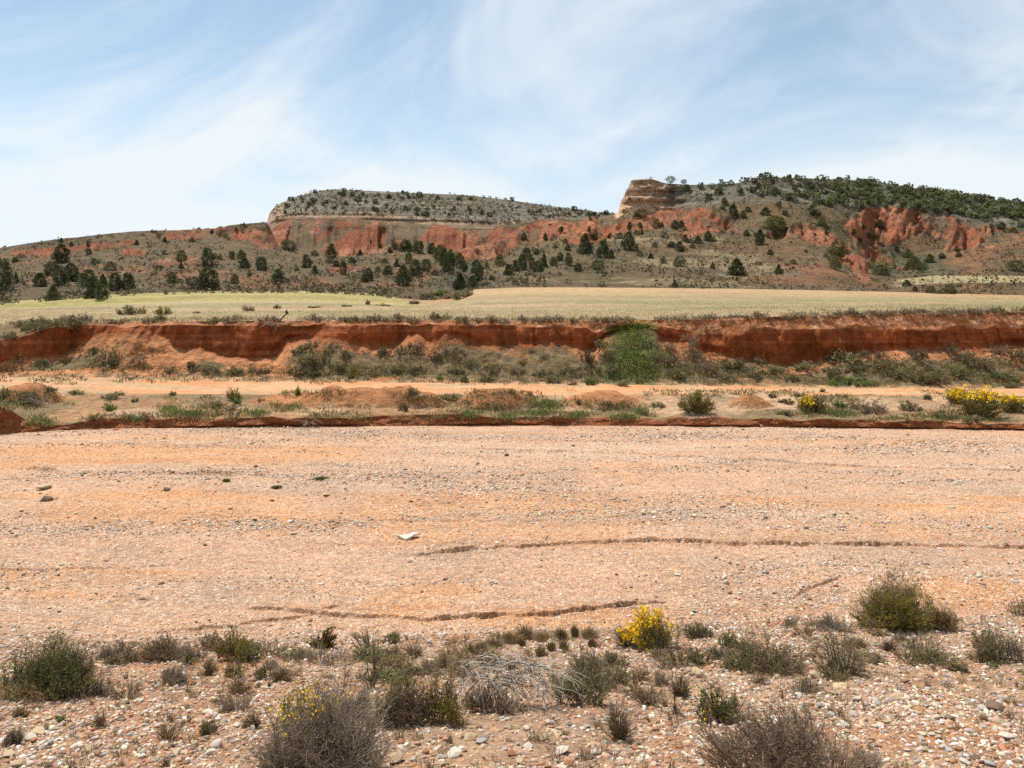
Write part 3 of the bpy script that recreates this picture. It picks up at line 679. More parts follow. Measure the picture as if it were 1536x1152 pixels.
# ------------------------------------------------------------------ stones
def ico(sub):
    bm = bmesh.new(); bmesh.ops.create_icosphere(bm, subdivisions=sub, radius=1.0)
    bm.verts.ensure_lookup_table()
    V = np.array([v.co[:] for v in bm.verts]); Q = np.array([[v.index for v in f.verts] for f in bm.faces]); bm.free()
    return V, Q
ICO1, ICO2, ICO3 = ico(1), ico(2), ico(3)
def stone_shape(seed, base, rough=0.16, cuts=8):
    g = np.random.default_rng(seed); V, Q = base; V = V.copy()
    for _ in range(cuts):                      # flats, as on broken and rolled stone
        d = unit(g.normal(size=3)); c = g.uniform(0.42, 0.8)
        k = np.clip(V @ d - c, 0, None); V = V - k[:, None] * d * 0.9
    V = V * (1 + rough * fbm(V[:, 0] * 1.3 + seed, V[:, 1] * 1.3, V[:, 2] * 1.3 + .01, 3, seed))[:, None]
    V = V * np.array([1.0, g.uniform(0.55, 0.9), g.uniform(0.3, 0.55)])
    return V, Q
def rot_z(V, a):
    c, s = np.cos(a), np.sin(a)
    return np.stack([V[..., 0] * c - V[..., 1] * s, V[..., 0] * s + V[..., 1] * c, V[..., 2]], -1)
PEB = np.array([(0.66, 0.58, 0.48), (0.54, 0.45, 0.36), (0.50, 0.36, 0.24), (0.37, 0.32, 0.28), (0.40, 0.20, 0.11), (0.46, 0.285, 0.19), (0.22, 0.165, 0.125), (0.56, 0.43, 0.29)])
def scatter_stones(name, pts, size, base, seed, wts, label=None, flat=1.0):
    """loose gravel as one sheet of stones: pts (n,3), size (n,)"""
    g = np.random.default_rng(seed); n = len(pts)
    K = 14; shapes = [stone_shape(seed * 100 + k, base) for k in range(K)]
    Q0 = shapes[0][1]; SH = np.stack([s[0] for s in shapes]); nv = SH.shape[1]
    V = SH[g.integers(0, K, n)]
    V = rot_z(V, g.uniform(0, 2 * np.pi, n)[:, None])
    tilt = g.normal(size=(n, 1)) * 0.25
    V = np.stack([V[..., 0], V[..., 1] * np.cos(tilt) - V[..., 2] * np.sin(tilt), V[..., 1] * np.sin(tilt) + V[..., 2] * np.cos(tilt)], -1)
    V = V * size[:, None, None] * np.array([1, 1, flat]) + pts[:, None] + np.array([0, 0, 1]) * size[:, None, None] * g.uniform(-0.15, 0.22, (n, 1, 1))
    Q = (Q0[None] + (np.arange(n) * nv)[:, None, None]).reshape(-1, 3)
    ci = g.choice(len(PEB), n, p=np.array(wts) / sum(wts))
    c = PEB[ci] * g.uniform(0.78, 1.15, (n, 1)) * (1 + g.normal(size=(n, 3)) * 0.04)
    col = np.repeat(c, nv, 0)
    me = mesh_from(name, V.reshape(-1, 3), Q, np.clip(col, 0.02, 0.8), smooth=False, mats=[M_peb])
    return tag(link(name, me), kind='stuff')
M_peb = earth_mat('pebbles', (6, 30, 120), (0.15, 0.2, 0.25), ((60, 0.4, 0.01),))
# ------------------------------------------------------------------ gravel (nobody could count it)
def pts_in(n, ulo, uhi, vlo, vhi, g, dens=None):
    """random places, even over the real ground, between two rows of the view"""
    dlo = 4.0 * F / (vhi - HY); dhi = 4.0 * F / (vlo - HY)
    y = np.sqrt(g.uniform(dlo ** 2, dhi ** 2, n)); u = g.uniform(ulo, uhi, n)
    return (u - CX) / F * y, y
def on_bank(x, y):
    u = CX + F * x / y
    dge = np.interp(u, us, usm(spec(Dge), 5))
    z0 = height_at(x, np.minimum(y, dge - 0.02), 0); z1 = height_at(x, np.maximum(y, dge + 0.02), 1)
    return np.where(y < dge, z0, z1)
g = np.random.default_rng(5)
# near bank: many small, fewer middling
y = np.sqrt(g.uniform(4.2 ** 2, 11.2 ** 2, 300000)); x = (g.uniform(-560, 2100, 300000) - CX) / F * y
dge = np.interp(CX + F * x / y, us, usm(spec(Dge), 5))
cl = fbm(x * 1.1, y * 1.1, 0, 4, 201) + 0.5 * fbm(x * 4, y * 4, 0, 2, 202)
keep = (g.uniform(0, 1, len(x)) < np.clip(0.66 + 0.8 * cl, 0.2, 1)) & (y < dge + 0.5 * g.normal(size=len(x)) * 0.6)
x, y = x[keep], y[keep]
s = 0.0112 * np.exp(g.normal(size=len(x)) * 0.55); s = np.clip(s, 0.004, 0.04)
scatter_stones('gravel', np.stack([x, y, on_bank(x, y)], -1), s, ICO1, 3, [1.7, 2.4, 3.2, 1.8, 3.8, 3.8, 2.6, 2], flat=1.3)
y = np.sqrt(g.uniform(4.2 ** 2, 10.6 ** 2, 22000)); x = (g.uniform(-560, 2100, 22000) - CX) / F * y
dge = np.interp(CX + F * x / y, us, usm(spec(Dge), 5))
cl = fbm(x * 0.8 + 5, y * 0.8, 0, 4, 203)
keep = (g.uniform(0, 1, len(x)) < np.clip(0.36 + 1.3 * cl, 0.03, 1)) & (y < dge)
x, y = x[keep], y[keep]
s = np.clip(0.0235 * np.exp(g.normal(size=len(x)) * 0.33), 0.012, 0.05)
scatter_stones('gravel', np.stack([x, y, on_bank(x, y)], -1), s, ICO2, 4, [3.2, 2.8, 2.8, 1.9, 1.6, 2.2, 1.8, 2.2], flat=1.3)
# river bed
n = 430000
u = g.uniform(-150, 1690, n); iv = g.uniform(0, 1, n)
d0, d1 = 9.0, 27.0
yy = d0 * (d1 / d0) ** (iv ** 0.9); x = (u - CX) / F * yy; y = yy
dge = np.interp(u, us, usm(spec(Dge), 5)); dbe = np.interp(u, us, usm(spec(Dbe), 5))
cl = fbm(x * 0.22, y * 0.9, 0, 5, 204) + 0.35 * fbm(x * 1.5, y * 2.5, 0, 3, 205)
keep = (g.uniform(0, 1, n) < np.clip(0.32 + 1.2 * cl, 0.16, 1)) & (y > dge - 0.2) & (y < dbe - 0.1)
x, y = x[keep], y[keep]
s = np.clip(0.0104 * np.exp(g.normal(size=len(x)) * 0.6) * (y / 14) ** 0.5 * np.exp(0.7 * np.clip(cl[keep] - .15, -.3, .6)), 0.006, 0.08)
scatter_stones('bed_gravel', np.stack([x, y, height_at(x, y, 1)], -1), s, ICO1, 6, [3.2, 2.6, 3.2, 1.6, 2.2, 3.2, 2.4, 3.4], flat=1.25)

# ------------------------------------------------------------------ individual stones
SM = {'pale': stone_mat('pale_stone', (0.60, 0.53, 0.44), (0.47, 0.40, 0.32)), 'grey': stone_mat('grey_stone', (0.40, 0.38, 0.36), (0.28, 0.26, 0.25)),
      'tan': stone_mat('tan_stone', (0.52, 0.40, 0.25), (0.40, 0.29, 0.17)), 'brown': stone_mat('brown_stone', (0.24, 0.16, 0.11), (0.15, 0.10, 0.075)),
      'rust': stone_mat('rust_stone', (0.42, 0.20, 0.10), (0.30, 0.13, 0.07))}
COBS = [mesh_from('cobble', *stone_shape(900 + k, ICO3, 0.20, 11), smooth=False, mats=[SM['pale']]) for k in range(8)]
def stone(name, u, v, wpx, col, label, group=None, cat='stone', flat=1.0, k=None, rz=None):
    p, m = px(u, v); r = wpx * m / 2
    o = link(name, COBS[k if k is not None else int(rng.integers(0, 8))]); o.location = (p[0], p[1] + r * 0.4, p[2] + r * 0.22 * flat)
    o.scale = (r, r, r * flat); o.rotation_euler = (rng.normal() * 0.12, rng.normal() * 0.12, rz if rz is not None else rng.uniform(0, 6.28))
    o.material_slots[0].link = 'OBJECT'; o.material_slots[0].material = SM[col]
    return tag(o, label, cat, group)
# the ones that can be told apart: (u, v, width, colour, label)
for u, v, wp, c, lb in [
    (593, 1146, 40, 'tan', 'large yellowish block beside the big grey twiggy shrub at the bottom'),
    (843, 1132, 30, 'pale', 'large pale angular cobble, biggest of those below the dead white branches'),
    (793, 1122, 22, 'pale', 'flat white stone just left of the largest pale angular cobble'),
    (722, 1116, 26, 'grey', 'blue grey cobble next to a cream one below the dead white branches'),
    (704, 1110, 30, 'tan', 'cream rounded cobble touching the blue grey one below the dead branches'),
    (682, 1136, 30, 'pale', 'pale split cobble in the stones right of the yellowish block'),
    (620, 1143, 16, 'pale', 'small white stone close to the yellowish block'),
    (824, 1086, 17, 'pale', 'white stone on bare gravel under the dead branch tips'),
    (781, 1146, 22, 'tan', 'sandy rounded cobble at the bottom edge below the flat white stone'),
    (924, 1059, 15, 'pale', 'bright white stone at the foot of the low dry tuft'),
    (1037, 1087, 14, 'pale', 'white oval pebble left of the yellow dotted green shrub'),
    (1050, 1016, 32, 'tan', 'long flat tan slab of stone above the yellow dotted green shrub'),
    (1168, 1018, 14, 'tan', 'tan pebble between the grey green shrub and the dark dry cushion'),
    (1262, 1033, 26, 'tan', 'smooth tan oval cobble right of the dark dry cushion plant'),
    (1225, 1017, 22, 'tan', 'brownish slab stone under the wide grey green shrub'),
    (1290, 1051, 18, 'pale', 'cream round cobble below the smooth tan oval one'),
    (1345, 1049, 24, 'tan', 'tan cobble with a dark side in the right gravel'),
    (1281, 1075, 22, 'pale', 'pale thick cobble above the bottom right twiggy shrub'),
    (1268, 1091, 24, 'pale', 'white cracked cobble just above the bottom right twiggy shrub'),
    (1230, 1062, 16, 'grey', 'grey pebble near the dark dry cushion plant'),
    (1425, 1080, 24, 'brown', 'dark brown flat stone right of a brownish boulder'),
    (1422, 1079, 24, 'tan', 'brownish boulder, rightmost pair of the stony slope'),
    (1500, 1066, 34, 'brown', 'dark layered stone over a white one near the right edge'),
    (1476, 1066, 22, 'pale', 'white stone under the dark layered one near the right edge'),
    (1502, 1085, 26, 'tan', 'olive brown boulder near the right edge below the dark layered stone'),
    (1515, 1112, 36, 'pale', 'broad cream boulder cluster stone at the right edge'),
    (1450, 1148, 26, 'pale', 'pale flat stone at the bottom edge near the right corner'),
    (1487, 1150, 24, 'grey', 'grey boulder cut by the bottom edge near the right corner'),
    (1391, 1128, 20, 'tan', 'sandy cobble in the gravel right of the bleached twigs'),
    (40, 1112, 28, 'pale', 'cream cobble, largest of the lower left stones'),
    (55, 1103, 28, 'tan', 'tan rounded cobble behind the cream one at lower left'),
    (8, 1136, 24, 'tan', 'brown tan cobble cut by the left edge'),
    (22, 1152, 30, 'tan', 'low orange tan slab at the bottom left corner'),
    (71, 1118, 18, 'grey', 'grey stone right of the cream cobble at lower left'),
    (131, 1129, 26, 'tan', 'yellow cream stone in the lower left gravel'),
    (210, 1054, 18, 'pale', 'bright white stone below the dry twigs at left'),
    (289, 1120, 18, 'tan', 'tan squarish stone in the middle of the lower left gravel'),
    (211, 1137, 15, 'pale', 'white round stone in the lower left gravel'),
    (171, 1063, 9, 'pale', 'little white stone left of the bright white one'),
    (187, 1099, 11, 'rust', 'reddish upright stone in the lower left gravel'),
    (333, 1064, 16, 'pale', 'white flat stone left of the grey purplish herb'),
    (314, 1071, 14, 'pale', 'pale flat pebble beside the white flat stone'),
    (216, 1090, 11, 'grey', 'dark grey stone in the lower left gravel'),
    (381, 1130, 12, 'grey', 'dark round stone at the left foot of the big grey twiggy shrub'),
    (305, 957, 14, 'pale', 'white stone on the edge of the river bed above the olive bush'),
    (879, 934, 11, 'pale', 'white stone in front of the yellow broom on the river bed'),
    (944, 925, 9, 'pale', 'small white stone up left of the yellow broom'),
    (805, 946, 9, 'pale', 'white pebble among the straw coloured tufts'),
    (977, 981, 15, 'pale', 'pale stone at the foot of the yellow broom'),
    (1215, 900, 12, 'rust', 'reddish clod by the short gully scarp'),
    (1310, 871, 13, 'pale', 'pale flat stone on the bed above the big olive bush'),
    (1519, 864, 12, 'pale', 'white flat stone on the river bed near the right edge')]:
    stone('stone', u, v, wp, c, lb, flat=0.85)
for u, v, wp, c, lb, fl in [
    (760, 684, 10, 'brown', 'brown rock alone on the far river bed', 1.3),
    (490, 744, 14, 'tan', 'tan rock on the left half of the river bed', 1.0),
    (408, 752, 9, 'brown', 'small brown rock on the left half of the river bed', 1.1),
    (250, 736, 15, 'brown', 'flat dark rock on the river bed, left of centre', 0.8),
    (226, 785, 10, 'brown', 'dark rock on the orange sand of the river bed', 0.9),
    (440, 802, 13, 'pale', 'white rock on the river bed left of the flat white slab', 0.8),
    (467, 798, 7, 'brown', 'brown pebble right of the white rock on the bed', 1.0),
    (308, 818, 9, 'brown', 'small brown clod below the orange sand', 0.8),
    (130, 842, 13, 'tan', 'cream slab on the left of the river bed', 0.6),
    (158, 842, 12, 'grey', 'grey slab next to the cream one', 0.6),
    (91, 848, 10, 'pale', 'pale slab left of the cream one', 0.7),
    (191, 841, 10, 'pale', 'pale slab right of the grey one', 0.6),
    (1266, 718, 9, 'tan', 'tan rock on the right half of the far bed', 1.0),
    (1271, 771, 10, 'brown', 'dark brown rock on the right orange sand', 0.9),
    (1428, 762, 14, 'pale', 'white slab on the right half of the bed', 0.5),
    (1425, 771, 9, 'pale', 'smaller white slab below the larger one at right', 0.5),
    (1506, 769, 10, 'pale', 'pale slab near the right edge of the bed', 0.6),
    (1122, 738, 6, 'brown', 'small dark stone on the right half of the bed', 1.0),
    (1069, 704, 9, 'pale', 'white flat stone on the far bed right of centre', 0.6),
    (1142, 640, 8, 'pale', 'white rock at the foot of the low red cut', 1.1),
    (1153, 643, 7, 'pale', 'second white rock at the foot of the low red cut', 0.9),
    (1215, 640, 9, 'tan', 'tan rock stuck in the low red cut', 1.2),
    (1115, 645, 6, 'brown', 'dark stone below the dark olive bush', 0.9),
    (725, 762, 9, 'tan', 'small tan slab in the middle of the bed', 0.6),
    (815, 749, 6, 'brown', 'small brown stone in the middle of the bed', 1.0),
    (615, 753, 9, 'brown', 'dark clod above the flat white slab', 0.8),
    (714, 732, 10, 'brown', 'pair of dark clods in the middle of the bed', 0.8),
    (1074, 838, 9, 'brown', 'brown stone below the long scarp at right', 0.9),
    (801, 785, 8, 'grey', 'grey stone on orange sand in the middle of the bed', 0.8),
    (1525, 874, 11, 'grey', 'grey slab at the right end of the bed', 0.7),
    (925, 863, 7, 'brown', 'brown stone in the patch of grey pebbles', 1.0),
    (1016, 863, 15, 'pale', 'long white slab below the long scarp', 0.45)]:
    stone('rock', u, v, wp, c, lb, cat='rock', flat=fl)
# clods of earth on the left of the bed, and the flat white slab with a shaded hollow under its edge
for u, v, wp, fl, c, lb in [(65, 752, 26, 1.0, 'brown', 'dark crumbly clod of earth on the left of the river bed'), (62, 735, 30, 0.9, 'tan', 'low pinkish heap of earth behind the dark clod on the bed')]:
    stone('clod', u, v, wp, c, lb, cat='clod', flat=fl)
p, m = px(610, 812)
V, Q = stone_shape(77, ICO3, 0.10, 6)
V = V * np.array([22 * m, 17 * m, 10 * m]); V[:, 2] += 0.022 * np.sin(V[:, 0] * 17) + 0.03 * fbm(V[:, 0] * 6, V[:, 1] * 6, 0, 3, 78)
o = link('slab', mesh_from('slab', V, Q, mats=[SM['pale']])); o.location = (p[0], p[1] + 0.15, p[2] + 0.03)
tag(o, 'flat white slab of rock lying alone in the river bed', 'rock')

# the rest of the 300 largest stones: they look alike within each patch of gravel
REG = [((150, 460, 1002, 1035), 'pale cobble in the gravel right of the big green bush'), ((0, 130, 1062, 1150), 'cobble in the gravel at the lower left corner'), ((130, 390, 1050, 1150), 'cobble in the open gravel left of the big grey twiggy shrub'),
       ((600, 900, 1090, 1150), 'cobble in the gravel below the dead white branches'), ((860, 1060, 1040, 1150), 'cobble in the gravel left of the yellow dotted shrub'), ((1130, 1330, 1040, 1105), 'cobble in the gravel around the dark dry cushion plant'),
       ((1330, 1536, 1000, 1075), 'cobble on the gravel slope below the big olive bush'), ((1330, 1536, 1075, 1150), 'cobble in the coarse gravel at the lower right corner'), ((420, 780, 945, 1000), 'cobble on the edge of the river bed between the tufts'), ((1080, 1330, 950, 1010), 'cobble near the wide grey green shrub')]
cols = ['pale', 'pale', 'pale', 'grey', 'tan', 'tan', 'rust', 'brown']
adj = {'pale': 'whitish', 'grey': 'grey', 'tan': 'sandy', 'rust': 'reddish', 'brown': 'dark brown'}
cnt = [18, 16, 34, 30, 26, 24, 24, 30, 10, 10]
for ((u0, u1, v0, v1), lb), n in zip(REG, cnt):
    for k in range(n):
        u, v = rng.uniform(u0, u1), rng.uniform(v0, v1); c = cols[int(rng.integers(0, 8))]
        wp = rng.uniform(8, 17) * (0.7 + 0.5 * (v - 950) / 200)
        l2 = ('small ' + adj[c] + ' ' + lb.replace('pale cobble', 'cobble'))
        stone('stone', u, v, wp, c, l2, group=l2.replace('cobble', 'cobbles', 1), flat=0.9)

# ------------------------------------------------------------------ plants of the near bank
def bush(u, v, wp, hp, kind, label, name='shrub', cat='shrub', seed=None, **kw):
    p, m = px(u, v); w, h = wp * m, hp * m
    seed = seed or int(u * 7 + v); q = w * h
    D = dict(n_st=int(40 + 70 * min(q, 1)), n_tw=int(160 + 900 * min(q, 1)), n_lf=int(1300 + 15000 * min(q, 1.0)), ll=0.022, lo=0.08, lw=0.007, tw_r=0.0028)
    mats = dict(branches=TWIG_D, foliage=L_GREYGREEN, blossoms=YELLOW, dead_growth=L_DRY)
    if kind == 'olive': D.update(n_lf=int(2500 + 16000 * min(q, 1)), ll=0.034, lw=0.006, leaf_out=0.35, lo=0.3); mats.update(foliage=L_OLIVE)
    elif kind == 'green': D.update(n_lf=int(1200 + 16000 * min(q, 1))); mats.update(foliage=L_GREEN)
    elif kind == 'greygreen': D.update(lo=0.12)
    elif kind == 'twiggy': D.update(n_st=int(80 + 240 * min(q, 1)), n_tw=int(700 + 4600 * min(q, 1)), n_lf=int(900 + 5500 * min(q, 1)), ll=0.012, lw=0.004, tw_r=0.0024); mats.update(branches=TWIG, foliage=L_PURPLE)
    elif kind == 'sparse': D.update(n_st=24, n_tw=170, n_lf=int(700 + 2500 * min(q, 1)), ll=0.02, lw=0.006, tw_r=0.003)
    elif kind == 'dry': D.update(n_st=70, n_tw=260, n_lf=700, ll=0.03, lw=0.004, upright=0.7); mats.update(branches=TWIG_D, foliage=L_DRY)
    elif kind == 'heather': D.update(n_st=60, n_tw=320, n_lf=900, ll=0.014, lw=0.004, tw_r=.002); mats.update(branches=TWIG, foliage=L_PURPLE)
    elif kind == 'broom': D.update(n_lf=int(2000 + 9000 * min(q, 1)), ll=0.03, lw=0.006, leaf_out=0.45, upright=.3); mats.update(foliage=L_GREEN)
    elif kind == 'bright': D.update(n_st=20, n_tw=60, n_lf=500, ll=0.03, lw=0.012); mats.update(foliage=L_BRIGHT)
    for k in list(kw):
        if k in ('branches', 'foliage'): mats[k] = kw.pop(k)
    D.update(kw)
    nl = D.pop('lobes', 1 if kind in ('sparse', 'dry', 'bright') or wp < 34 else (3 if wp < 75 else (4 if wp < 140 else 6)))
    parts = lobed(seed, w, h, nl, **D) if nl > 1 else shrub_parts(seed, w, h, **D)
    return plant(name, parts, mats, (p[0], p[1] + 0.15 * w, p[2] - 0.01), label, cat)
bush(62, 1048, 160, 104, 'green', 'big dense grey green bush at the left edge with dry brown skirt', skirt=1500, n_lf=15000, n_tw=1300, n_st=110, ll=0.022, lw=0.008)
bush(158, 988, 26, 26, 'heather', 'small grey tuft shrub right behind the big green bush')
bush(186, 990, 20, 18, 'greygreen', 'tiny grey green shrub second right of the big green bush')
bush(240, 992, 82, 36, 'dry', 'tan mound of dry growth at left between grey shrubs', n_st=200, n_tw=500, n_lf=3000, upright=0.2)
bush(284, 993, 55, 30, 'heather', 'low grey brown shrub between the tan mound and the olive bush')
bush(345, 992, 68, 42, 'olive', 'low olive bush with a few yellow flowers at its foot', name='broom_bush', cat='broom', n_fl=14, fl_side=(0, 0.15, .5, .25))
bush(398, 985, 60, 28, 'sparse', 'low pale green shrub right of the olive bush')
bush(480, 973, 32, 32, 'olive', 'small round olive brown clump standing alone on the bed edge', n_lf=6000, ll=0.02, foliage=leaf_mat('leaf_brown_olive', (0.10, 0.075, 0.02), (0.17, 0.12, 0.035), 6))
bush(452, 990, 30, 22, 'heather', 'grey brown small shrub left of the round olive clump')
bush(494, 998, 72, 32, 'heather', 'wide grey shrub below the round olive clump')
bush(310, 1014, 25, 30, 'dry', 'dark dry upright tuft above the open gravel', branches=TWIG_D)
bush(258, 1028, 46, 32, 'twiggy', 'grey dry twiggy shrub on the gravel right of the big green bush')
bush(137, 1046, 60, 24, 'twiggy', 'thin grey twigs at the right foot of the big green bush')
bush(188, 1047, 56, 22, 'sparse', 'thin ochre sprigs on the gravel near the big green bush', foliage=L_DRY)
bush(348, 1016, 36, 30, 'sparse', 'olive sprig shrub on the gravel above the grey purplish herb', foliage=L_OLIVE)
bush(357, 1042, 48, 32, 'dry', 'ochre dry shrub above the grey purplish herb')
bush(396, 1018, 44, 22, 'sparse', 'green low sprig between two dry shrubs', foliage=L_GREEN)
bush(420, 1022, 36, 26, 'dry', 'brown dry shrub right of the green low sprig')
bush(350, 1068, 56, 36, 'heather', 'grey purplish herb left of the yellow flowers')
bush(378, 1092, 34, 24, 'dry', 'reddish dry herb at the left foot of the big twiggy shrub')
bush(247, 1112, 50, 32, 'dry', 'thin brown dry herb in the open gravel', n_st=30, n_tw=120, n_lf=260)
bush(150, 1092, 30, 28, 'dry', 'small brown herb in the gravel below the big green bush', n_st=26, n_tw=90, n_lf=220)
bush(29, 1076, 28, 22, 'sparse', 'small ochre herb under the big green bush', foliage=L_DRY)
bush(90, 1083, 18, 12, 'bright', 'tiny green herb under the big green bush', name='herb', cat='herb', n_st=14, n_tw=30, n_lf=160, ll=.018, lw=.008)
bush(15, 1118, 26, 34, 'twiggy', 'thin grey twig plant by the left edge')
bush(312, 1102, 26, 24, 'sparse', 'tiny grey green herb in the open gravel')
bush(247, 1150, 16, 16, 'dry', 'tiny dark dry herb at the bottom edge', n_st=20, n_tw=60, n_lf=100)
bush(484, 1166, 210, 152, 'twiggy', 'big grey twiggy shrub with yellow flowers at the bottom', n_st=200, n_tw=3900, n_lf=8000, n_fl=120, fl_side=(-0.22, 0.70, .14, .16), fl=0.017, seed=31, branches=TWIG)
bush(428, 1162, 112, 52, 'twiggy', 'bleached dry sticks at the left foot of the big grey twiggy shrub', branches=BONE, n_lf=0, lobes=1, n_st=60, n_tw=500, tw_r=.0032)
bush(436, 1112, 78, 84, 'sparse', 'green yellow flowered shrub growing into the big grey twiggy one', name='broom_bush', cat='broom', foliage=L_GREEN, n_fl=85, fl_side=(0.0, 0.75, .45, .3), fl=0.017, n_lf=2200)
bush(550, 976, 38, 40, 'sparse', 'open green sprig shrub on the bed edge above the grey shrubs')
bush(556, 1034, 36, 84, 'sparse', 'tall thin green sprigs in the middle of the bank', n_st=10, n_tw=90, upright=.8)
bush(583, 1090, 80, 92, 'green', 'dark green grey shrub between the big twiggy shrub and the olive one', foliage=L_GREYGREEN, n_st=50, n_tw=420, n_lf=3600)
bush(527, 1080, 60, 60, 'twiggy', 'grey brown twigs between the yellow flowers and the dark green shrub')
bush(648, 1088, 100, 80, 'green', 'wide olive green shrub left of the dead white branches', foliage=L_OLIVE, n_st=60, n_tw=700, n_lf=5200, ll=.02)
bush(587, 964, 32, 14, 'greygreen', 'flat green grey plant on the bed edge')
bush(622, 986, 42, 26, 'dry', 'pale tan herb on the stones in the middle of the bank', n_lf=400, n_tw=140)
bush(587, 989, 42, 22, 'dry', 'tan low herb left of the pale tan one', n_lf=500)
bush(667, 1006, 52, 30, 'dry', 'red brown dry shrub above the wide olive green shrub')
bush(640, 1012, 30, 26, 'heather', 'small grey herb left of the red brown dry shrub')
bush(727, 1001, 26, 20, 'heather', 'small grey brown cushion above the dead white branches')
bush(700, 981, 22, 18, 'dry', 'small ochre tuft left of the straw tufts')
bush(888, 1034, 86, 74, 'twiggy', 'dark grey leafy shrub right of the dead white branches', foliage=L_GREYGREEN, branches=TWIG_D, n_lf=4200, n_tw=900)
bush(872, 1058, 100, 56, 'green', 'green low shrub under the dark grey leafy one', n_lf=3800, foliage=L_GREYGREEN)
bush(980, 978, 108, 62, 'broom', 'yellow flowering broom on the edge of the river bed', name='broom_bush', cat='broom', n_fl=1000, fl_side=(-0.15, 0.55, .36, .6), fl=0.024)
bush(938, 972, 36, 40, 'heather', 'grey twigs at the left side of the yellow broom')
bush(1050, 958, 44, 28, 'greygreen', 'dense grey green clump right of the yellow broom', n_lf=3500, ll=.015)
bush(993, 991, 42, 16, 'dry', 'flat dry growth below the yellow broom')
bush(1040, 999, 74, 32, 'greygreen', 'low grey green shrub left of the wide one', n_lf=1500)
bush(1072, 987, 34, 24, 'heather', 'greyish purple shrub right of the yellow broom')
bush(1150, 1010, 134, 56, 'greygreen', 'wide grey green shrub in the middle of the right bank', n_lf=6500, n_st=120, n_tw=900)
bush(993, 1029, 24, 24, 'heather', 'small dark grey shrub below the low grey green one')
bush(1020, 1046, 38, 40, 'dry', 'brown feathery shrub beside the long flat tan slab')
bush(975, 1058, 76, 32, 'dry', 'dry tan growth right of the green low shrub', n_lf=500)
bush(930, 1112, 60, 64, 'dry', 'brown upright dry shrub in the gravel below the dry tan growth', n_st=90, n_tw=360, branches=TWIG_D)
bush(1015, 1074, 22, 36, 'dry', 'thin dry stalks left of the yellow dotted shrub', n_st=18, n_tw=50, n_lf=120)
bush(1086, 1088, 80, 60, 'green', 'green shrub dotted with yellow flowers in the gravel', name='broom_bush', cat='broom', n_fl=26, fl=0.014, foliage=leaf_mat('leaf_fresh_olive', (0.09, 0.11, 0.03), (0.17, 0.18, 0.06), 6), n_lf=3600)
bush(1185, 1168, 265, 100, 'twiggy', 'broad grey brown twiggy shrub at the bottom right', n_st=220, n_tw=3600, n_lf=7000, branches=TWIG_D, seed=55)
bush(1160, 1140, 130, 78, 'sparse', 'tall dark sprigs rising from the broad bottom right shrub', n_st=22, n_tw=200, upright=.6, foliage=L_PURPLE)
bush(1298, 1160, 70, 40, 'twiggy', 'bleached grey twigs at the right of the broad bottom shrub', branches=BONE, n_lf=0, foliage=L_DRY)
bush(1358, 947, 152, 92, 'olive', 'big round olive green broom bush on the right bank', name='broom_bush', cat='broom', n_st=170, n_tw=2000, n_lf=21000, ll=0.036, lw=0.0065, seed=12)
bush(1418, 947, 50, 44, 'olive', 'ochre side growth at the right foot of the big olive broom', foliage=L_DRY)
bush(1252, 948, 76, 30, 'twiggy', 'grey dry twig shrub left of the big olive broom')
bush(1187, 941, 24, 20, 'heather', 'small dark grey shrub alone on the bed edge at right')
bush(1210, 955, 40, 18, 'sparse', 'pale ochre low plant above the wide grey green shrub', foliage=L_DRY)
bush(1268, 1014, 102, 68, 'sparse', 'open green shrub with dark bare branches at right', n_st=34, n_tw=420, n_lf=3400, tw_r=.004, foliage=L_GREYGREEN)
bush(1395, 998, 90, 42, 'greygreen', 'pale grey green shrub below the big olive broom', n_lf=2000)
bush(1490, 995, 56, 60, 'greygreen', 'grey green upright shrub near the right edge', n_lf=2200)
bush(1528, 992, 54, 62, 'heather', 'brownish shrub cut by the right edge')
bush(1490, 1003, 22, 10, 'bright', 'tiny bright green herb below the upright shrub at right', name='herb', cat='herb', n_st=14, n_tw=30, n_lf=160, ll=.018, lw=.009)
bush(1213, 1041, 54, 30, 'heather', 'dark dry cushion plant in the right gravel', branches=TWIG_D)
bush(1143, 1027, 36, 18, 'dry', 'tiny tan herb left of the dark dry cushion', n_lf=200, n_tw=80)
bush(1338, 978, 36, 22, 'dry', 'reddish herb below the big olive broom', n_lf=250)
bush(1534, 925, 40, 28, 'sparse', 'small green shrub on the bed edge at the right border', foliage=L_GREEN)
bush(1262, 1022, 50, 16, 'sparse', 'low green herb under the open green shrub', name='herb', cat='herb', foliage=L_GREYGREEN)
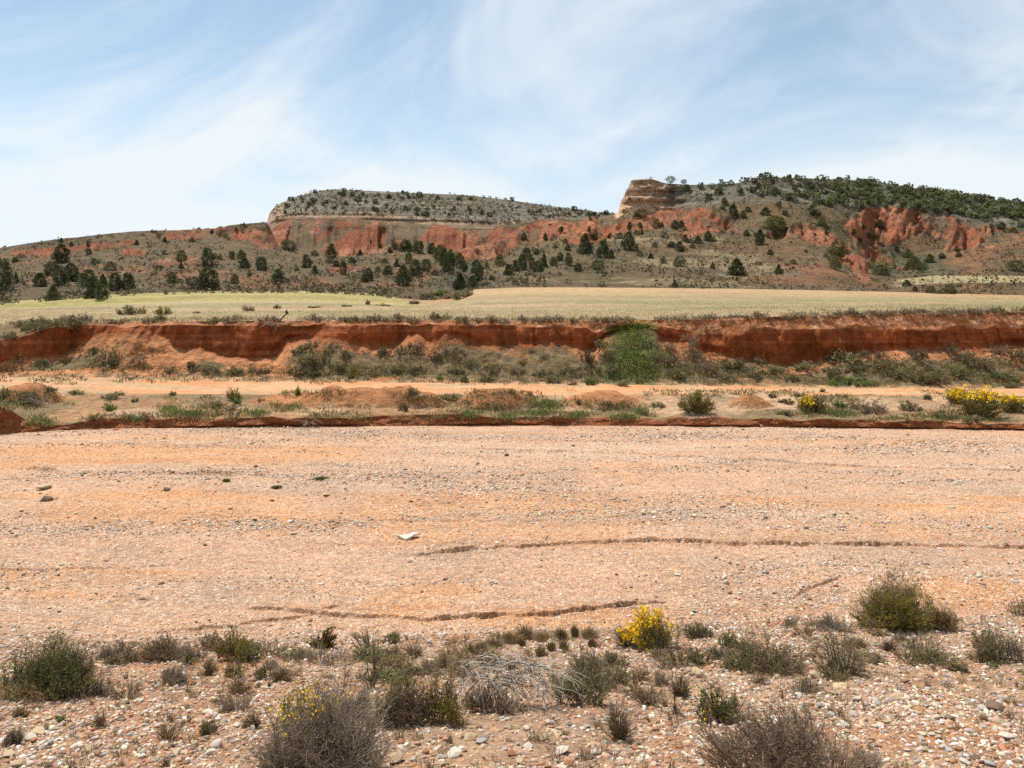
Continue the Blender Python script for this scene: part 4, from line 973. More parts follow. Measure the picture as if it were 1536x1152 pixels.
# straw tufts on the edge of the bed
for k, (u, v, wp, hp, lb) in enumerate([(706, 984, 18, 13, 'leftmost'), (722, 979, 30, 20, 'second'), (741, 971, 34, 17, 'third'), (766, 963, 40, 19, 'fourth'), (788, 958, 32, 24, 'fifth'), (816, 961, 38, 19, 'sixth'), (841, 957, 26, 17, 'seventh'), (862, 955, 14, 21, 'eighth'), (884, 956, 30, 18, 'ninth')]):
    p, m = px(u, v)
    plant('grass_tuft', tuft_parts(300 + k, wp * m, hp * m, 520, 0.0032, 4, 1.0), {'blades': STRAW if k % 3 else L_DRY}, p, f'straw coloured grass tuft, {lb} from the left along the river bed edge' if k else 'straw coloured grass tuft, leftmost along the river bed edge', 'grass tuft', 'straw tufts on the river bed edge')
for k, (u, v, wp, hp, lb) in enumerate([(783, 969, 15, 15, 'below the fourth tuft of the bed edge'), (811, 984, 22, 20, 'below the fifth tuft of the bed edge'), (827, 976, 18, 17, 'between the two tuft rows'), (846, 974, 20, 18, 'below the sixth tuft of the bed edge'), (767, 1003, 22, 18, 'just above the dead white branches'), (800, 1006, 20, 17, 'above the dead white branches, rightmost'), (888, 970, 14, 16, 'left of the yellow broom')]):
    p, m = px(u, v)
    plant('grass_tuft', tuft_parts(340 + k, wp * m, hp * m, 260, 0.004), {'blades': STRAW if k % 2 else L_DRY}, p, f'small brown grass tuft {lb}', 'grass tuft', 'brown tufts of the near bank')
# dead white branches arching over the ground
def dead_branch(u, v, wp, hp, n, label, seed, reach=1.0):
    g = np.random.default_rng(seed); p, m = px(u, v); w, h = wp * m, hp * m
    K = 9; t = np.linspace(0, 1, K)[None, :, None]
    b = np.stack([g.uniform(-0.5, 0.25, n) * w, g.uniform(-0.10, 0.25, n), g.uniform(0.45, 0.95, n) * h], -1)
    az = g.normal(0, 0.55, n)
    tip = b + np.stack([np.cos(az) * w * g.uniform(0.15, 0.55, n) * np.where(g.uniform(size=n) < 0.3, -0.8, 1), -np.abs(np.sin(az)) * w * .35, -g.uniform(0.2, 0.95, n) * b[:, 2]], -1)
    ctrl = (b + tip) / 2; ctrl[:, 2] = b[:, 2] + h * g.uniform(0.05, 0.4, n)
    P = (1 - t) ** 2 * b[:, None] + 2 * t * (1 - t) * ctrl[:, None] + t ** 2 * tip[:, None]
    P = P + np.cumsum(g.normal(size=P.shape) * 0.005, 1)
    tw = n * 6; i = g.integers(0, n, tw); k = g.integers(1, K - 1, tw)
    d = unit(unit(P[i, k + 1] - P[i, k]) + g.normal(size=(tw, 3)) * 0.7 + np.array([0, 0, -.2]))
    t2 = np.linspace(0, 1, 5)[None, :, None]
    P2 = P[i, k][:, None] + d[:, None] * t2 * g.uniform(0.05, 0.16, tw)[:, None, None] + np.cumsum(g.normal(size=(tw, 5, 3)) * 0.004, 1)
    P[..., 2] = np.maximum(P[..., 2], 0.005); P2[..., 2] = np.maximum(P2[..., 2], 0.005)
    limb = np.array([[(-0.45 * w, 0.15, 0), (-0.3 * w, 0.12, 0.5 * h), (0, 0.1, 0.9 * h), (0.3 * w, 0.1, .75 * h), (.5 * w, 0.05, 0.3 * h)]])
    parts = {'limb': tubes(limb, np.array([[.011, .010, .009, .006, .004]]), 6), 'twigs': join([tubes(P, np.linspace(0.0048, 0.0022, K)[None] * np.ones((n, 1))), tubes(P2, np.linspace(0.0032, 0.0016, 5)[None] * np.ones((tw, 1)))])}
    return plant('dead_branch', parts, {'limb': BONE, 'twigs': BONE}, (p[0], p[1] + .1, p[2]), label, 'dead branch')
dead_branch(770, 1064, 165, 62, 85, 'bleached white dead branches arching over the gravel in the middle', 71)
bush(735, 1072, 90, 44, 'twiggy', 'brown dry twigs under the left end of the dead white branches', branches=TWIG_D)
# small dry herbs sprinkled on the near bank: ground cover
parts = []
g = np.random.default_rng(88)
for k in range(1300):
    yy = math.sqrt(g.uniform(4.6 ** 2, 10.6 ** 2)); uu = g.uniform(-200, 1740); xx = (uu - CX) / F * yy
    if yy > np.interp(uu, us, spec(Dge)) - 0.1 or fbm(xx * 0.6, yy * 0.6, 0, 3, 208) < -0.12: continue
    z = on_bank(np.array([xx]), np.array([yy]))[0]
    t = tuft_parts(5000 + k, g.uniform(0.05, 0.20), g.uniform(0.03, 0.13), int(g.integers(14, 46)), 0.003, 3, 1.2)['blades']
    parts.append((t[0] + np.array([xx, yy, z]), t[1]))
v, q = join(parts)
tag(link('dry_herbs', mesh_from('dry_herbs', v, q, mats=[leaf_mat('dry_herb', (0.24, 0.17, 0.09), (0.36, 0.28, 0.16), 3, 0.2)])), kind='stuff')
SKY_S, SKY_GAIN, CLOUD, EXPO = 0.1, 1.0, (6.9, 7.4, 7.7), 0.35
CL1, CL2 = (7.3, 1, 3), (9., 4, 1)
# ------------------------------------------------------------------ junipers: a few shapes, each a trunk and a crown of small sprays
def crown_mesh(name, seed, prof, n, mat, ll=0.10, lw=0.05, holes=0.25, up=0.5):
    """height 1, width 1 (unit); prof(t) = half width at height t"""
    g = np.random.default_rng(seed)
    nc = 34; t = g.uniform(0.02, 0.97, nc * 8); t = t[g.uniform(0, 1, len(t)) < (prof(t) / 0.5) + 0.15][:nc]; nc = len(t)
    az = np.arange(nc) * 2.399 + g.normal(size=nc) * .5; r = prof(t) * g.uniform(0.45, 1.0, nc)
    CC = np.stack([np.cos(az) * r, np.sin(az) * r, t * .94], -1); rad = g.uniform(0.12, 0.22, nc) * (0.45 + prof(t))
    i = g.integers(0, nc, n); o = unit(g.normal(size=(n, 3))) * (g.uniform(0.3, 1, n) ** .5)[:, None]
    P = CC[i] + o * rad[i][:, None] * np.array([1.15, 1.15, 1.0])
    nb = int(n * 0.4)              # the inner body between the clumps
    tb = g.uniform(0.0, .97, nb); ab = g.uniform(0, 6.283, nb); rb = prof(tb) * g.uniform(.3, .95, nb) ** .6 * (1 + .25 * fbm(np.cos(ab) * 1.5 + seed, np.sin(ab) * 1.5, tb * 3 + .01, 2, seed))
    P[:nb] = np.stack([np.cos(ab) * rb, np.sin(ab) * rb, tb], -1)
    P[:, 2] = np.clip(P[:, 2], 0.0, 1.02)
    hz_ = np.stack([P[:, 0], P[:, 1], 0 * P[:, 0]], -1)
    d = unit(o * .8 + unit(hz_) * .4 + np.array([0, 0, up]) + g.normal(size=P.shape) * 0.4)
    v, q = blades(P - d * ll * 0.4, d, ll * g.uniform(0.6, 1.3, len(P)), lw * g.uniform(0.7, 1.3, len(P)), g)
    return mesh_from(name, v, q, mats=[mat])
def trunk_mesh(seed, h=0.55, r=0.035, lean=0.04):
    g = np.random.default_rng(seed); K = 6; t = np.linspace(0, 1, K)
    P = np.stack([np.cumsum(g.normal(size=K)) * lean * 0.4, np.cumsum(g.normal(size=K)) * lean * 0.4, t * h - 0.04], -1)[None]
    br = []
    for k in range(5):
        a = g.uniform(0, 6.28); b = P[0, g.integers(1, K)]; e = b + np.array([math.cos(a) * .3, math.sin(a) * .3, .22])
        br.append(np.stack([b, (b + e) / 2 + np.array([0, 0, -.02]), e]))
    v, q = join([tubes(P, np.linspace(r, r * .45, K)[None], 6), tubes(np.array(br), np.array([[r * .5, r * .35, r * .15]] * 5), 4)])
    return mesh_from('trunk', v, q, mats=[BARK])
cone = lambda t: 0.5 * np.clip(1 - t, 0, 1) ** 0.75 * np.clip(t * 9 + .4, 0, 1)
oval = lambda t: 0.5 * np.sqrt(np.clip(1 - ((t - 0.42) / 0.585) ** 2, 0, 1))
egg = lambda t: 0.5 * np.clip(1 - t ** 1.9, 0, 1) ** 0.62 * np.clip(t * 4 + .5, 0, 1)
rnd = lambda t: 0.5 * np.sqrt(np.clip(1 - ((t - 0.58) / 0.43) ** 2, 0, 1))
flat = lambda t: 0.5 * np.clip(1 - t ** 2.2, 0, 1) ** .6
SHAPES = {}
for nm, pr, mat, n in [('cone', cone, L_JUNIPER, 2000), ('oval', oval, L_JUNIPER, 2000), ('egg', egg, L_JUNIPER, 2000), ('round', rnd, L_JUNIPER, 1200), ('flat', flat, L_JUNIPER, 1200), ('olive', egg, L_JUNIPER2, 1500), ('pale', rnd, L_OAK, 900), ('grey', flat, L_GREYGREEN, 900)]:
    SHAPES[nm] = [(crown_mesh('crown', 400 + 17 * k + len(SHAPES), pr, n, mat, 0.085, 0.045, 0.28), trunk_mesh(700 + k)) for k in range(5)]
SMALL = [crown_mesh('juniper', 460 + k, pr, 260, L_JUNIPER, 0.20, 0.12, 0.1) for k, pr in enumerate([oval, egg, rnd, flat])]
n_tree = 0
def tree(u, v, h, w, shape, label, group=None, small=False, name='juniper', cat='juniper'):
    global n_tree
    p, m = px(u, v); k = n_tree % 5; n_tree += 1
    H, Wd = h * m * 1.0, w * m * 1.15
    if small:
        o = link('juniper', SMALL[n_tree % 4])
    else:
        o = bpy.data.objects.new(name, None); COL.objects.link(o)
        cr, tr = SHAPES[shape][k]
        link('crown', cr, o); link('trunk', tr, o)
    o.location = (p[0], p[1], p[2] - 0.04 * H); o.scale = (Wd, Wd, H); o.rotation_euler = (0, 0, rng.uniform(0, 6.28))
    return tag(o, label, cat, group)
# hand-placed: zone of the hillside, then (u, foot row, height, width, shape)
ZONES = {
 'left slope': [(3, 436, 50, 24, 'oval'), (92, 394, 30, 23, 'egg'), (78, 413, 22, 20, 'oval'), (106, 423, 30, 26, 'egg'), (91, 428, 25, 20, 'oval'), (60, 430, 22, 18, 'egg'), (133, 430, 28, 28, 'egg'), (154, 430, 20, 15, 'cone'), (173, 435, 28, 19, 'egg'), (192, 433, 26, 21, 'egg'), (138, 448, 27, 24, 'cone'), (153, 448, 24, 19, 'egg'), (80, 451, 26, 20, 'cone'), (165, 405, 14, 16, 'flat'), (143, 396, 9, 14, 'flat'), (133, 383, 11, 8, 'oval'), (205, 367, 8, 6, 'egg'), (22, 393, 8, 8, 'egg'), (33, 387, 6, 12, 'flat'), (24, 424, 18, 8, 'cone'), (92, 363, 7, 5, 'egg'), (107, 369, 7, 6, 'egg'), (132, 369, 7, 4, 'cone')],
 'slope around the big round juniper': [(312, 433, 34, 33, 'egg'), (288, 431, 17, 17, 'round'), (258, 424, 18, 14, 'olive'), (272, 405, 12, 10, 'cone'), (273, 394, 20, 18, 'olive'), (312, 400, 30, 16, 'oval'), (322, 388, 10, 8, 'olive'), (330, 390, 10, 9, 'olive'), (348, 388, 12, 9, 'oval'), (362, 388, 14, 14, 'olive'), (352, 425, 15, 14, 'olive'), (367, 403, 18, 16, 'egg'), (392, 405, 21, 16, 'oval'), (417, 422, 20, 17, 'egg'), (374, 415, 10, 7, 'olive'), (247, 363, 8, 6, 'egg'), (288, 363, 8, 8, 'olive'), (247, 382, 6, 9, 'flat'), (318, 350, 6, 6, 'egg'), (366, 338, 5, 4, 'cone'), (240, 404, 7, 12, 'flat'), (445, 406, 8, 8, 'olive')],
 'slope below the red badland': [(433, 377, 18, 21, 'round'), (497, 386, 22, 16, 'egg'), (496, 394, 10, 16, 'flat'), (460, 402, 22, 12, 'oval'), (472, 411, 14, 10, 'cone'), (472, 382, 7, 12, 'flat'), (515, 412, 22, 10, 'oval'), (505, 400, 10, 10, 'egg'), (528, 395, 10, 12, 'egg'), (540, 383, 10, 10, 'cone'), (547, 423, 13, 12, 'egg'), (553, 421, 20, 15, 'egg'), (582, 411, 14, 15, 'egg'), (577, 396, 10, 10, 'olive'), (567, 407, 8, 10, 'flat'), (595, 400, 13, 9, 'cone'), (605, 428, 33, 22, 'egg'), (608, 378, 20, 22, 'egg'), (593, 374, 10, 10, 'egg'), (585, 379, 9, 8, 'egg'), (628, 380, 20, 15, 'oval'), (613, 395, 18, 13, 'olive'), (623, 413, 26, 19, 'egg'), (639, 407, 20, 13, 'oval'), (556, 366, 7, 5, 'cone'), (570, 371, 8, 8, 'olive')],
 'gully in the middle': [(660, 390, 25, 24, 'olive'), (648, 381, 18, 14, 'egg'), (673, 410, 35, 17, 'oval'), (666, 400, 30, 14, 'egg'), (676, 394, 22, 14, 'olive'), (690, 403, 26, 17, 'olive'), (697, 408, 16, 9, 'oval'), (715, 409, 20, 17, 'egg'), (715, 422, 20, 11, 'cone'), (708, 432, 20, 13, 'egg'), (690, 433, 26, 23, 'cone'), (737, 420, 8, 7, 'egg'), (730, 404, 12, 7, 'olive'), (653, 413, 8, 14, 'flat'), (720, 419, 24, 9, 'oval')],
 'slope right of the gully': [(750, 400, 20, 15, 'olive'), (763, 413, 18, 15, 'cone'), (773, 407, 18, 12, 'cone'), (783, 405, 26, 15, 'egg'), (790, 390, 20, 17, 'egg'), (805, 382, 10, 10, 'egg'), (798, 403, 18, 11, 'olive'), (807, 408, 18, 16, 'egg'), (816, 400, 22, 11, 'cone'), (830, 398, 14, 12, 'olive'), (840, 392, 15, 11, 'egg'), (853, 398, 20, 13, 'olive'), (867, 407, 14, 13, 'egg'), (898, 408, 20, 18, 'round'), (878, 380, 32, 24, 'cone'), (905, 387, 28, 20, 'egg'), (917, 388, 15, 11, 'cone'), (786, 360, 12, 9, 'egg'), (818, 360, 12, 8, 'cone'), (842, 348, 9, 10, 'egg'), (848, 366, 9, 9, 'olive'), (852, 376, 10, 9, 'egg'), (884, 347, 9, 6, 'cone'), (833, 372, 7, 8, 'olive'), (892, 360, 10, 10, 'egg')],
 'middle slope under the right mesa': [(943, 375, 30, 19, 'egg'), (945, 344, 12, 9, 'egg'), (955, 328, 8, 13, 'flat'), (962, 327, 14, 20, 'round'), (960, 341, 8, 7, 'egg'), (915, 358, 9, 9, 'egg'), (930, 358, 9, 12, 'flat'), (955, 352, 7, 10, 'flat'), (963, 352, 9, 5, 'cone'), (985, 341, 13, 12, 'olive'), (993, 341, 8, 6, 'egg'), (997, 356, 8, 12, 'flat'), (1013, 344, 15, 13, 'egg'), (1022, 342, 12, 9, 'egg'), (1028, 363, 12, 9, 'egg'), (1047, 365, 12, 11, 'egg'), (1035, 364, 6, 11, 'flat'), (1062, 361, 16, 12, 'egg'), (1069, 362, 8, 10, 'olive'), (1019, 377, 16, 14, 'egg'), (1007, 371, 10, 12, 'egg'), (1039, 372, 8, 9, 'olive'), (982, 371, 8, 9, 'olive'), (1020, 400, 18, 20, 'flat'), (995, 395, 12, 10, 'olive'), (976, 388, 9, 10, 'cone'), (960, 384, 8, 12, 'flat'), (955, 378, 12, 8, 'cone'), (1069, 403, 11, 8, 'cone'), (1105, 412, 26, 28, 'cone'), (1168, 411, 16, 13, 'cone'), (1156, 383, 10, 9, 'egg'), (1190, 396, 8, 10, 'flat'), (1140, 367, 25, 14, 'egg'), (1162, 358, 16, 13, 'egg'), (1162, 344, 22, 37, 'olive'), (1120, 354, 10, 10, 'egg'), (1252, 404, 22, 19, 'olive'), (1257, 384, 28, 29, 'olive'), (1139, 397, 5, 8, 'flat'), (1012, 431, 9, 9, 'egg'), (1239, 386, 6, 9, 'flat'), (1083, 351, 6, 10, 'flat')],
 'red bowl on the right': [(1232, 340, 17, 15, 'olive'), (1281, 351, 8, 8, 'egg'), (1295, 344, 8, 7, 'egg'), (1320, 342, 14, 13, 'egg'), (1308, 358, 13, 17, 'olive'), (1330, 401, 21, 27, 'grey'), (1322, 413, 17, 27, 'olive'), (1306, 402, 12, 13, 'grey'), (1361, 386, 12, 18, 'olive'), (1370, 405, 22, 23, 'olive'), (1383, 409, 16, 17, 'round'), (1395, 394, 14, 13, 'egg'), (1413, 388, 9, 10, 'egg'), (1438, 385, 7, 9, 'egg'), (1524, 406, 17, 28, 'flat'), (1345, 376, 7, 7, 'egg'), (1503, 344, 11, 12, 'egg'), (1520, 348, 8, 12, 'olive'), (1290, 362, 7, 8, 'egg')],
 'scrub bank in front of the far right field': [(1396, 440, 12, 16, 'olive'), (1425, 441, 16, 17, 'olive'), (1372, 437, 8, 7, 'egg'), (1360, 429, 10, 12, 'egg'), (1409, 441, 6, 12, 'flat')],
 'top of the right mesa': [(1006, 275, 12, 14, 'pale'), (1026, 275, 8, 8, 'round'), (1030, 287, 11, 10, 'oval'), (1186, 271, 10, 5, 'cone'), (1068, 283, 9, 9, 'pale'), (1080, 284, 10, 13, 'pale'), (1120, 272, 6, 9, 'round'), (1100, 323, 18, 13, 'egg'), (1087, 307, 12, 9, 'egg'), (1115, 327, 12, 9, 'egg')]}
SHW = {'cone': 'pointed dark', 'egg': 'bushy dark', 'oval': 'tall dark', 'round': 'rounded', 'flat': 'low spreading', 'olive': 'olive green', 'pale': 'pale green open', 'grey': 'greyish green'}
ORD = 'first second third fourth fifth sixth seventh eighth ninth tenth eleventh twelfth thirteenth fourteenth fifteenth sixteenth seventeenth eighteenth nineteenth twentieth'.split()
for z, ts in ZONES.items():
    seen = {}
    for sh in {t[4] for t in ts}:
        for i, t in enumerate(sorted([t for t in ts if t[4] == sh], key=lambda t: t[0])): seen[t] = (i, sum(1 for q in ts if q[4] == sh))
    for t in ts:
        i, n = seen[t]; lead = max(ts, key=lambda q: q[2] * q[3])
        where = 'on the ' + z if not z.startswith(('gully', 'red bowl', 'scrub')) else ('in the ' + z)
        nm = 'tree' if t[4] in ('pale', 'grey') else 'juniper'
        lb = f'{SHW[t[4]]} {nm} {where}' + ('' if n == 1 else f', {ORD[i]} such from the left')
        if z.startswith('scrub'): lb = f'{SHW[t[4]]} {nm} ' + ('in' if n == 1 else f'{ORD[i]} from left in') + ' the bank before the far right field'
        tree(*t, lb, 'junipers of the ' + z, name='broadleaf_tree' if nm == 'tree' else 'juniper', cat='tree' if nm == 'tree' else 'juniper')
# the many small ones on the two flat-topped hills look alike
g = np.random.default_rng(61)
def sprinkle(n, ulo, uhi, vfun, hlo, hhi, label, group, ok=None):
    k = 0; tries = 0
    while k < n and tries < n * 30:
        tries += 1
        u = g.uniform(ulo, uhi); lo, hi = vfun(u); v = lo + (hi - lo) * g.uniform(0, 1)
        if ok and not ok(u, v): continue
        h = g.uniform(hlo, hhi); tree(u, v, h, h * g.uniform(0.8, 1.4), 'egg', label, group, small=True); k += 1
top_far = lambda u: np.interp(u, BU, B4); base_far = lambda u: np.interp(u, BU, B3)
sprinkle(66, 425, 915, lambda u: (top_far(u) + 1, base_far(u) - 2), 4, 7.5, 'tiny dark juniper dotting the grey top of the far left mesa', 'tiny junipers of the far left mesa')
sprinkle(24, 1035, 1245, lambda u: (np.interp(u, HU, H5) + 2, np.interp(u, HU, H4b) + 22), 6, 12, 'small dark juniper on the grey stony slope of the right mesa', 'small junipers of the right mesa slope')
sprinkle(8, 1010, 1250, lambda u: (340, 430), 4, 8, 'tiny juniper sprig on the middle grassy slope', 'tiny juniper sprigs of the middle slope')

# far woods on the ridge at the right, and scrub too small and many to count
def crowns(name, pts, hs, ws, seed, mats, nper=26, kind='stuff', ll=0.42, lw=0.3):
    g = np.random.default_rng(seed); n = len(pts)
    az = g.uniform(0, 6.283, (n, nper)); t = g.uniform(0.0, 1, (n, nper)); r = 0.5 * np.sqrt(np.clip(1 - (t * 1.6 - .65) ** 2 / 1.0, 0.05, 1)) * g.uniform(0.3, 1, (n, nper)) ** .5
    P = np.stack([np.cos(az) * r * ws[:, None], np.sin(az) * r * ws[:, None], t * hs[:, None]], -1) + pts[:, None]
    d = unit(np.stack([np.cos(az), np.sin(az), np.full(az.shape, .6)], -1) + g.normal(size=P.shape) * .6)
    L = (ll * np.minimum(hs, ws))[:, None] * g.uniform(.6, 1.3, (n, nper))
    v, q = blades((P - d * L[..., None] * .4).reshape(-1, 3), d.reshape(-1, 3), L.ravel(), (L * lw / ll).ravel(), g)
    mi = np.repeat(g.integers(0, len(mats), n), nper)
    return tag(link(name, mesh_from(name, v, q, mats=mats, midx=mi)), kind=kind)
WD1 = leaf_mat('wood_green', (0.075, 0.09, 0.04), (0.15, 0.165, 0.075), .5, .3); WD2 = leaf_mat('wood_pale_green', (0.15, 0.18, 0.08), (0.25, 0.27, 0.13), .5, .35); WD3 = leaf_mat('wood_grey_green', (0.11, 0.115, 0.07), (0.20, 0.20, 0.115), .5, .3)
P_, H_, W_ = [], [], []
for k in range(1250):
    u = g.uniform(1040, 1640); tp = np.interp(u, HU, H5); lim = np.interp(u, [1040, 1150, 1240, 1300, 1340, 1450, 1536, 1640], [288, 296, 308, 314, 312, 325, 345, 350])
    dens = np.interp(u, [1040, 1120, 1180, 1250, 1320, 1640], [0.06, 0.10, 0.22, 0.6, 1, 1])
    v = tp + (lim - tp) * g.uniform(0, 1) ** 1.1
    if g.uniform() > dens or fbm(u * .03, v * .06, 0, 2, 301) < -.35: continue
    p, m = px(u, v); h = g.uniform(4.5, 9) * m
    P_.append(p - np.array([0, 0, .2])); H_.append(h); W_.append(h * g.uniform(.9, 1.6))
for k in range(110):      # trees standing just behind the crest
    u = g.uniform(1120, 1640); 
    if u < 1240 and g.uniform() < .6: continue
    d = D5 + g.uniform(2, 12); zz = (HY - np.interp(u, HU, H5)) / F * D5 - 0.4
    P_.append(np.array([(u - CX) / F * d, d, zz])); h = g.uniform(3, 8) * .3; H_.append(h); W_.append(h * g.uniform(.9, 1.5))
crowns('far_woods', np.array(P_), np.array(H_), np.array(W_), 62, [WD1, WD1, WD2, WD3, L_JUNIPER2], 46)
P_, H_, W_ = [], [], []
for k in range(15000):
    u = g.uniform(-60, 1600); vb = np.interp(u, [p[0] for p in VB], [p[1] for p in VB]); tp = np.interp(u, HU, H5) if u > 930 or u < 402 else np.interp(u, HU, H4b)
    v = vb - (vb - tp) * g.uniform(0, 1) ** 1.35
    if fbm(u * .02, v * .05, 0, 3, 302) < -0.22 + 0.5 * g.uniform() - .25: continue
    uu, vv = np.array([[u]]), np.array([[v]])
    if redmask(uu, vv)[0, 0] > .5 and g.uniform() < .85: continue
    p, m = px(u, v); h = g.uniform(0.16, 0.48) * (1.0 + (p[1] - 150) / 350) * (1 if g.uniform() < .9 else 1.8)
    P_.append(p); H_.append(h); W_.append(h * g.uniform(1.0, 1.9))
SC1 = leaf_mat('scrub_olive', (0.10, 0.085, 0.043), (0.165, 0.135, 0.07), .3, .1); SC2 = leaf_mat('scrub_brown', (0.12, 0.088, 0.05), (0.19, 0.145, 0.085), .3, .1); SC3 = leaf_mat('scrub_dark', (0.055, 0.054, 0.027), (0.095, 0.088, 0.042), .3, .1)
crowns('hillside_scrub', np.array(P_), np.array(H_), np.array(W_), 63, [SC1, SC2, SC3, SC1], 8, ll=.8, lw=.55)
P_, H_, W_ = [], [], []
for k in range(1500):
    u = g.uniform(408, 925); v = g.uniform(top_far(u), base_far(u) + 4); p, m = px(u, v)
    if p[1] < 395: continue
    h = g.uniform(.5, 1.2); P_.append(p); H_.append(h); W_.append(h * g.uniform(1, 1.8))
crowns('mesa_scrub', np.array(P_), np.array(H_), np.array(W_), 64, [SC1, SC3, SC2], 8, ll=.8, lw=.55)

# ------------------------------------------------------------------ shrubs of the far bank: shared shapes, one object each
def proto(seed, kind, **kw):
    """a shrub of width 1 and height 0.55"""
    D = dict(n_st=36, n_tw=160, n_lf=900, ll=0.085, lw=0.034, tw_r=0.007, lo=0.2)
    D.update(kw); mats = {'branches': TWIG_D, 'foliage': kind, 'blossoms': YELLOW}
    pr = shrub_parts(seed, 1.0, 0.55, **D)
    return {k: part_mesh(k, v, mats[k]) for k, v in pr.items()}
PRO = {nm: [proto(800 + 10 * i + k, mt, **kw) for k in range(4)] for i, (nm, mt, kw) in enumerate([
    ('heather', L_PURPLE, dict(n_lf=1000, ll=.07, lw=.024)), ('olive', leaf_mat('leaf_bank_olive', (0.14, 0.125, 0.055), (0.26, 0.225, 0.11), 5), {}),
    ('greygreen', L_GREYGREEN, {}), ('dark', L_DARK, {}), ('dry', L_DRY, dict(n_lf=700, upright=.4)), ('bright', L_BRIGHT, dict(n_lf=1000, ll=.1, lw=.03, upright=.5)), ('bushy', L_OLIVE, dict(n_lf=2600, ll=.06, lw=.02))])}
ADJ = {'heather': 'greyish brown', 'olive': 'dull olive', 'greygreen': 'grey green', 'dark': 'dark', 'dry': 'dry tan', 'bright': 'bright green', 'bushy': 'dense olive'}
def far_shrub(u, v, wp, hp, kind, label, group=None, name='shrub', cat='shrub', parts=None):
    p, m = px(u, v); wp, hp = (wp * .9, hp * .9) if 500 < v < 572 else (wp, hp)
    pr = parts or PRO[kind][int(rng.integers(0, 4))]
    return plant(name, pr, None, (p[0], p[1] + .2 * wp * m, p[2] - .02), label, cat, group, rng.uniform(0, 6.28) if parts is None else 0, (wp * m, wp * m, hp * m / 0.55))
# along the lip of the red bank
lip = []
g = np.random.default_rng(91)
u = -30
while u < 1570:
    gap = 930 < u < 975
    w_ = g.uniform(14, 30)
    if not gap and g.uniform() < (0.55 if u < 520 else .93): lip.append((u + w_ / 2, w_))
    u += w_ * g.uniform(0.62, 1.0)
seg = [(-100, 170, 'left of the first field shrub'), (170, 412, 'left of the leaning stake'), (412, 640, 'right of the leaning stake'), (640, 950, 'left of the green weed gully'), (950, 1220, 'right of the green weed gully'), (1220, 1700, 'on the right end')]
lipv = lambda u: np.interp(u, [p[0] for p in LP], [p[1] for p in LP])
for a, b, tx in seg:
    q = [s for s in lip if a <= s[0] < b]
    if 'left' in tx: q = q[::-1]
    for i, (uu, w_) in enumerate(q):
        v = lipv(uu) + g.uniform(-1, 5.5)
        kd = 'heather' if g.uniform() < .72 else ('olive' if g.uniform() < .5 else 'greygreen')
        wh = f'{ORD[i]} along the red bank lip {tx}' if 'end' not in tx else f'{ORD[i]} from the right green gully side of the right bank lip'
        if 'end' in tx: wh = f'on the right end of the red bank lip, {ORD[i]} from left'
        far_shrub(uu, v, w_ * 1.25, g.uniform(9, 15), kd, f'low {ADJ[kd]} shrub, {wh}' if 'end' not in tx else f'low {ADJ[kd]} shrub {wh}', 'shrubs along the lip of the red bank')
for uu, v, w_, h_, kd, lb in [(50, 500, 60, 26, 'greygreen', 'grey green shrub hiding the left end of the bank'), (95, 494, 60, 24, 'olive', 'olive shrub spilling over the left end of the bank'), (118, 484, 40, 18, 'heather', 'dry grey shrub at the field edge on the left'), (38, 496, 40, 22, 'dark', 'dark shrub leftmost at the end of the bank'), (10, 510, 34, 16, 'greygreen', 'pale green low shrub under the left end of the bank'),
                              (190, 473, 32, 17, 'olive', 'olive shrub in the field left of the bright green one'), (241, 472, 30, 14, 'bushy', 'bright olive shrub in the field near the bank lip'), (210, 471, 20, 13, 'dry', 'pale dry shrub between the two field shrubs'), (371, 467, 26, 11, 'dry', 'pale straw shrub in the field left of the leaning stake'), (415, 463, 14, 7, 'dark', 'small dark shrub in the field above the leaning stake'), (294, 470, 12, 4, 'dark', 'tiny flat shrub in the field right of the bright olive one'), (551, 457, 10, 9, 'dark', 'small round shrub by the red scar in the field'), (520, 460, 22, 4, 'dark', 'flat dark growth left of the small round field shrub'), (470, 462, 30, 4, 'olive', 'long flat growth in the field right of the leaning stake'), (575, 459, 26, 5, 'heather', 'flat growth at the left end of the red scar'), (620, 456, 26, 7, 'dark', 'dark low shrub on the red scar in the field')]:
    far_shrub(uu, v, w_, h_, kd, lb)
for uu, v, w_, h_, kd, lb in [(672, 449, 26, 12, 'dry', 'pale shrub at the gully mouth behind the field'), (688, 450, 30, 14, 'greygreen', 'grey green shrub at the gully mouth behind the field'), (700, 446, 22, 14, 'olive', 'olive shrub at the right side of the gully mouth'), (660, 443, 24, 10, 'bright', 'bright green shrub deep in the gully mouth'), (640, 446, 30, 8, 'olive', 'flat olive shrub left of the gully mouth'), (1055, 433, 9, 5, 'bright', 'yellowish tiny shrub at the far edge of the field')]:
    far_shrub(uu, v, w_, h_, kd, lb, 'shrubs of the gully mouth' if uu < 1000 else None)
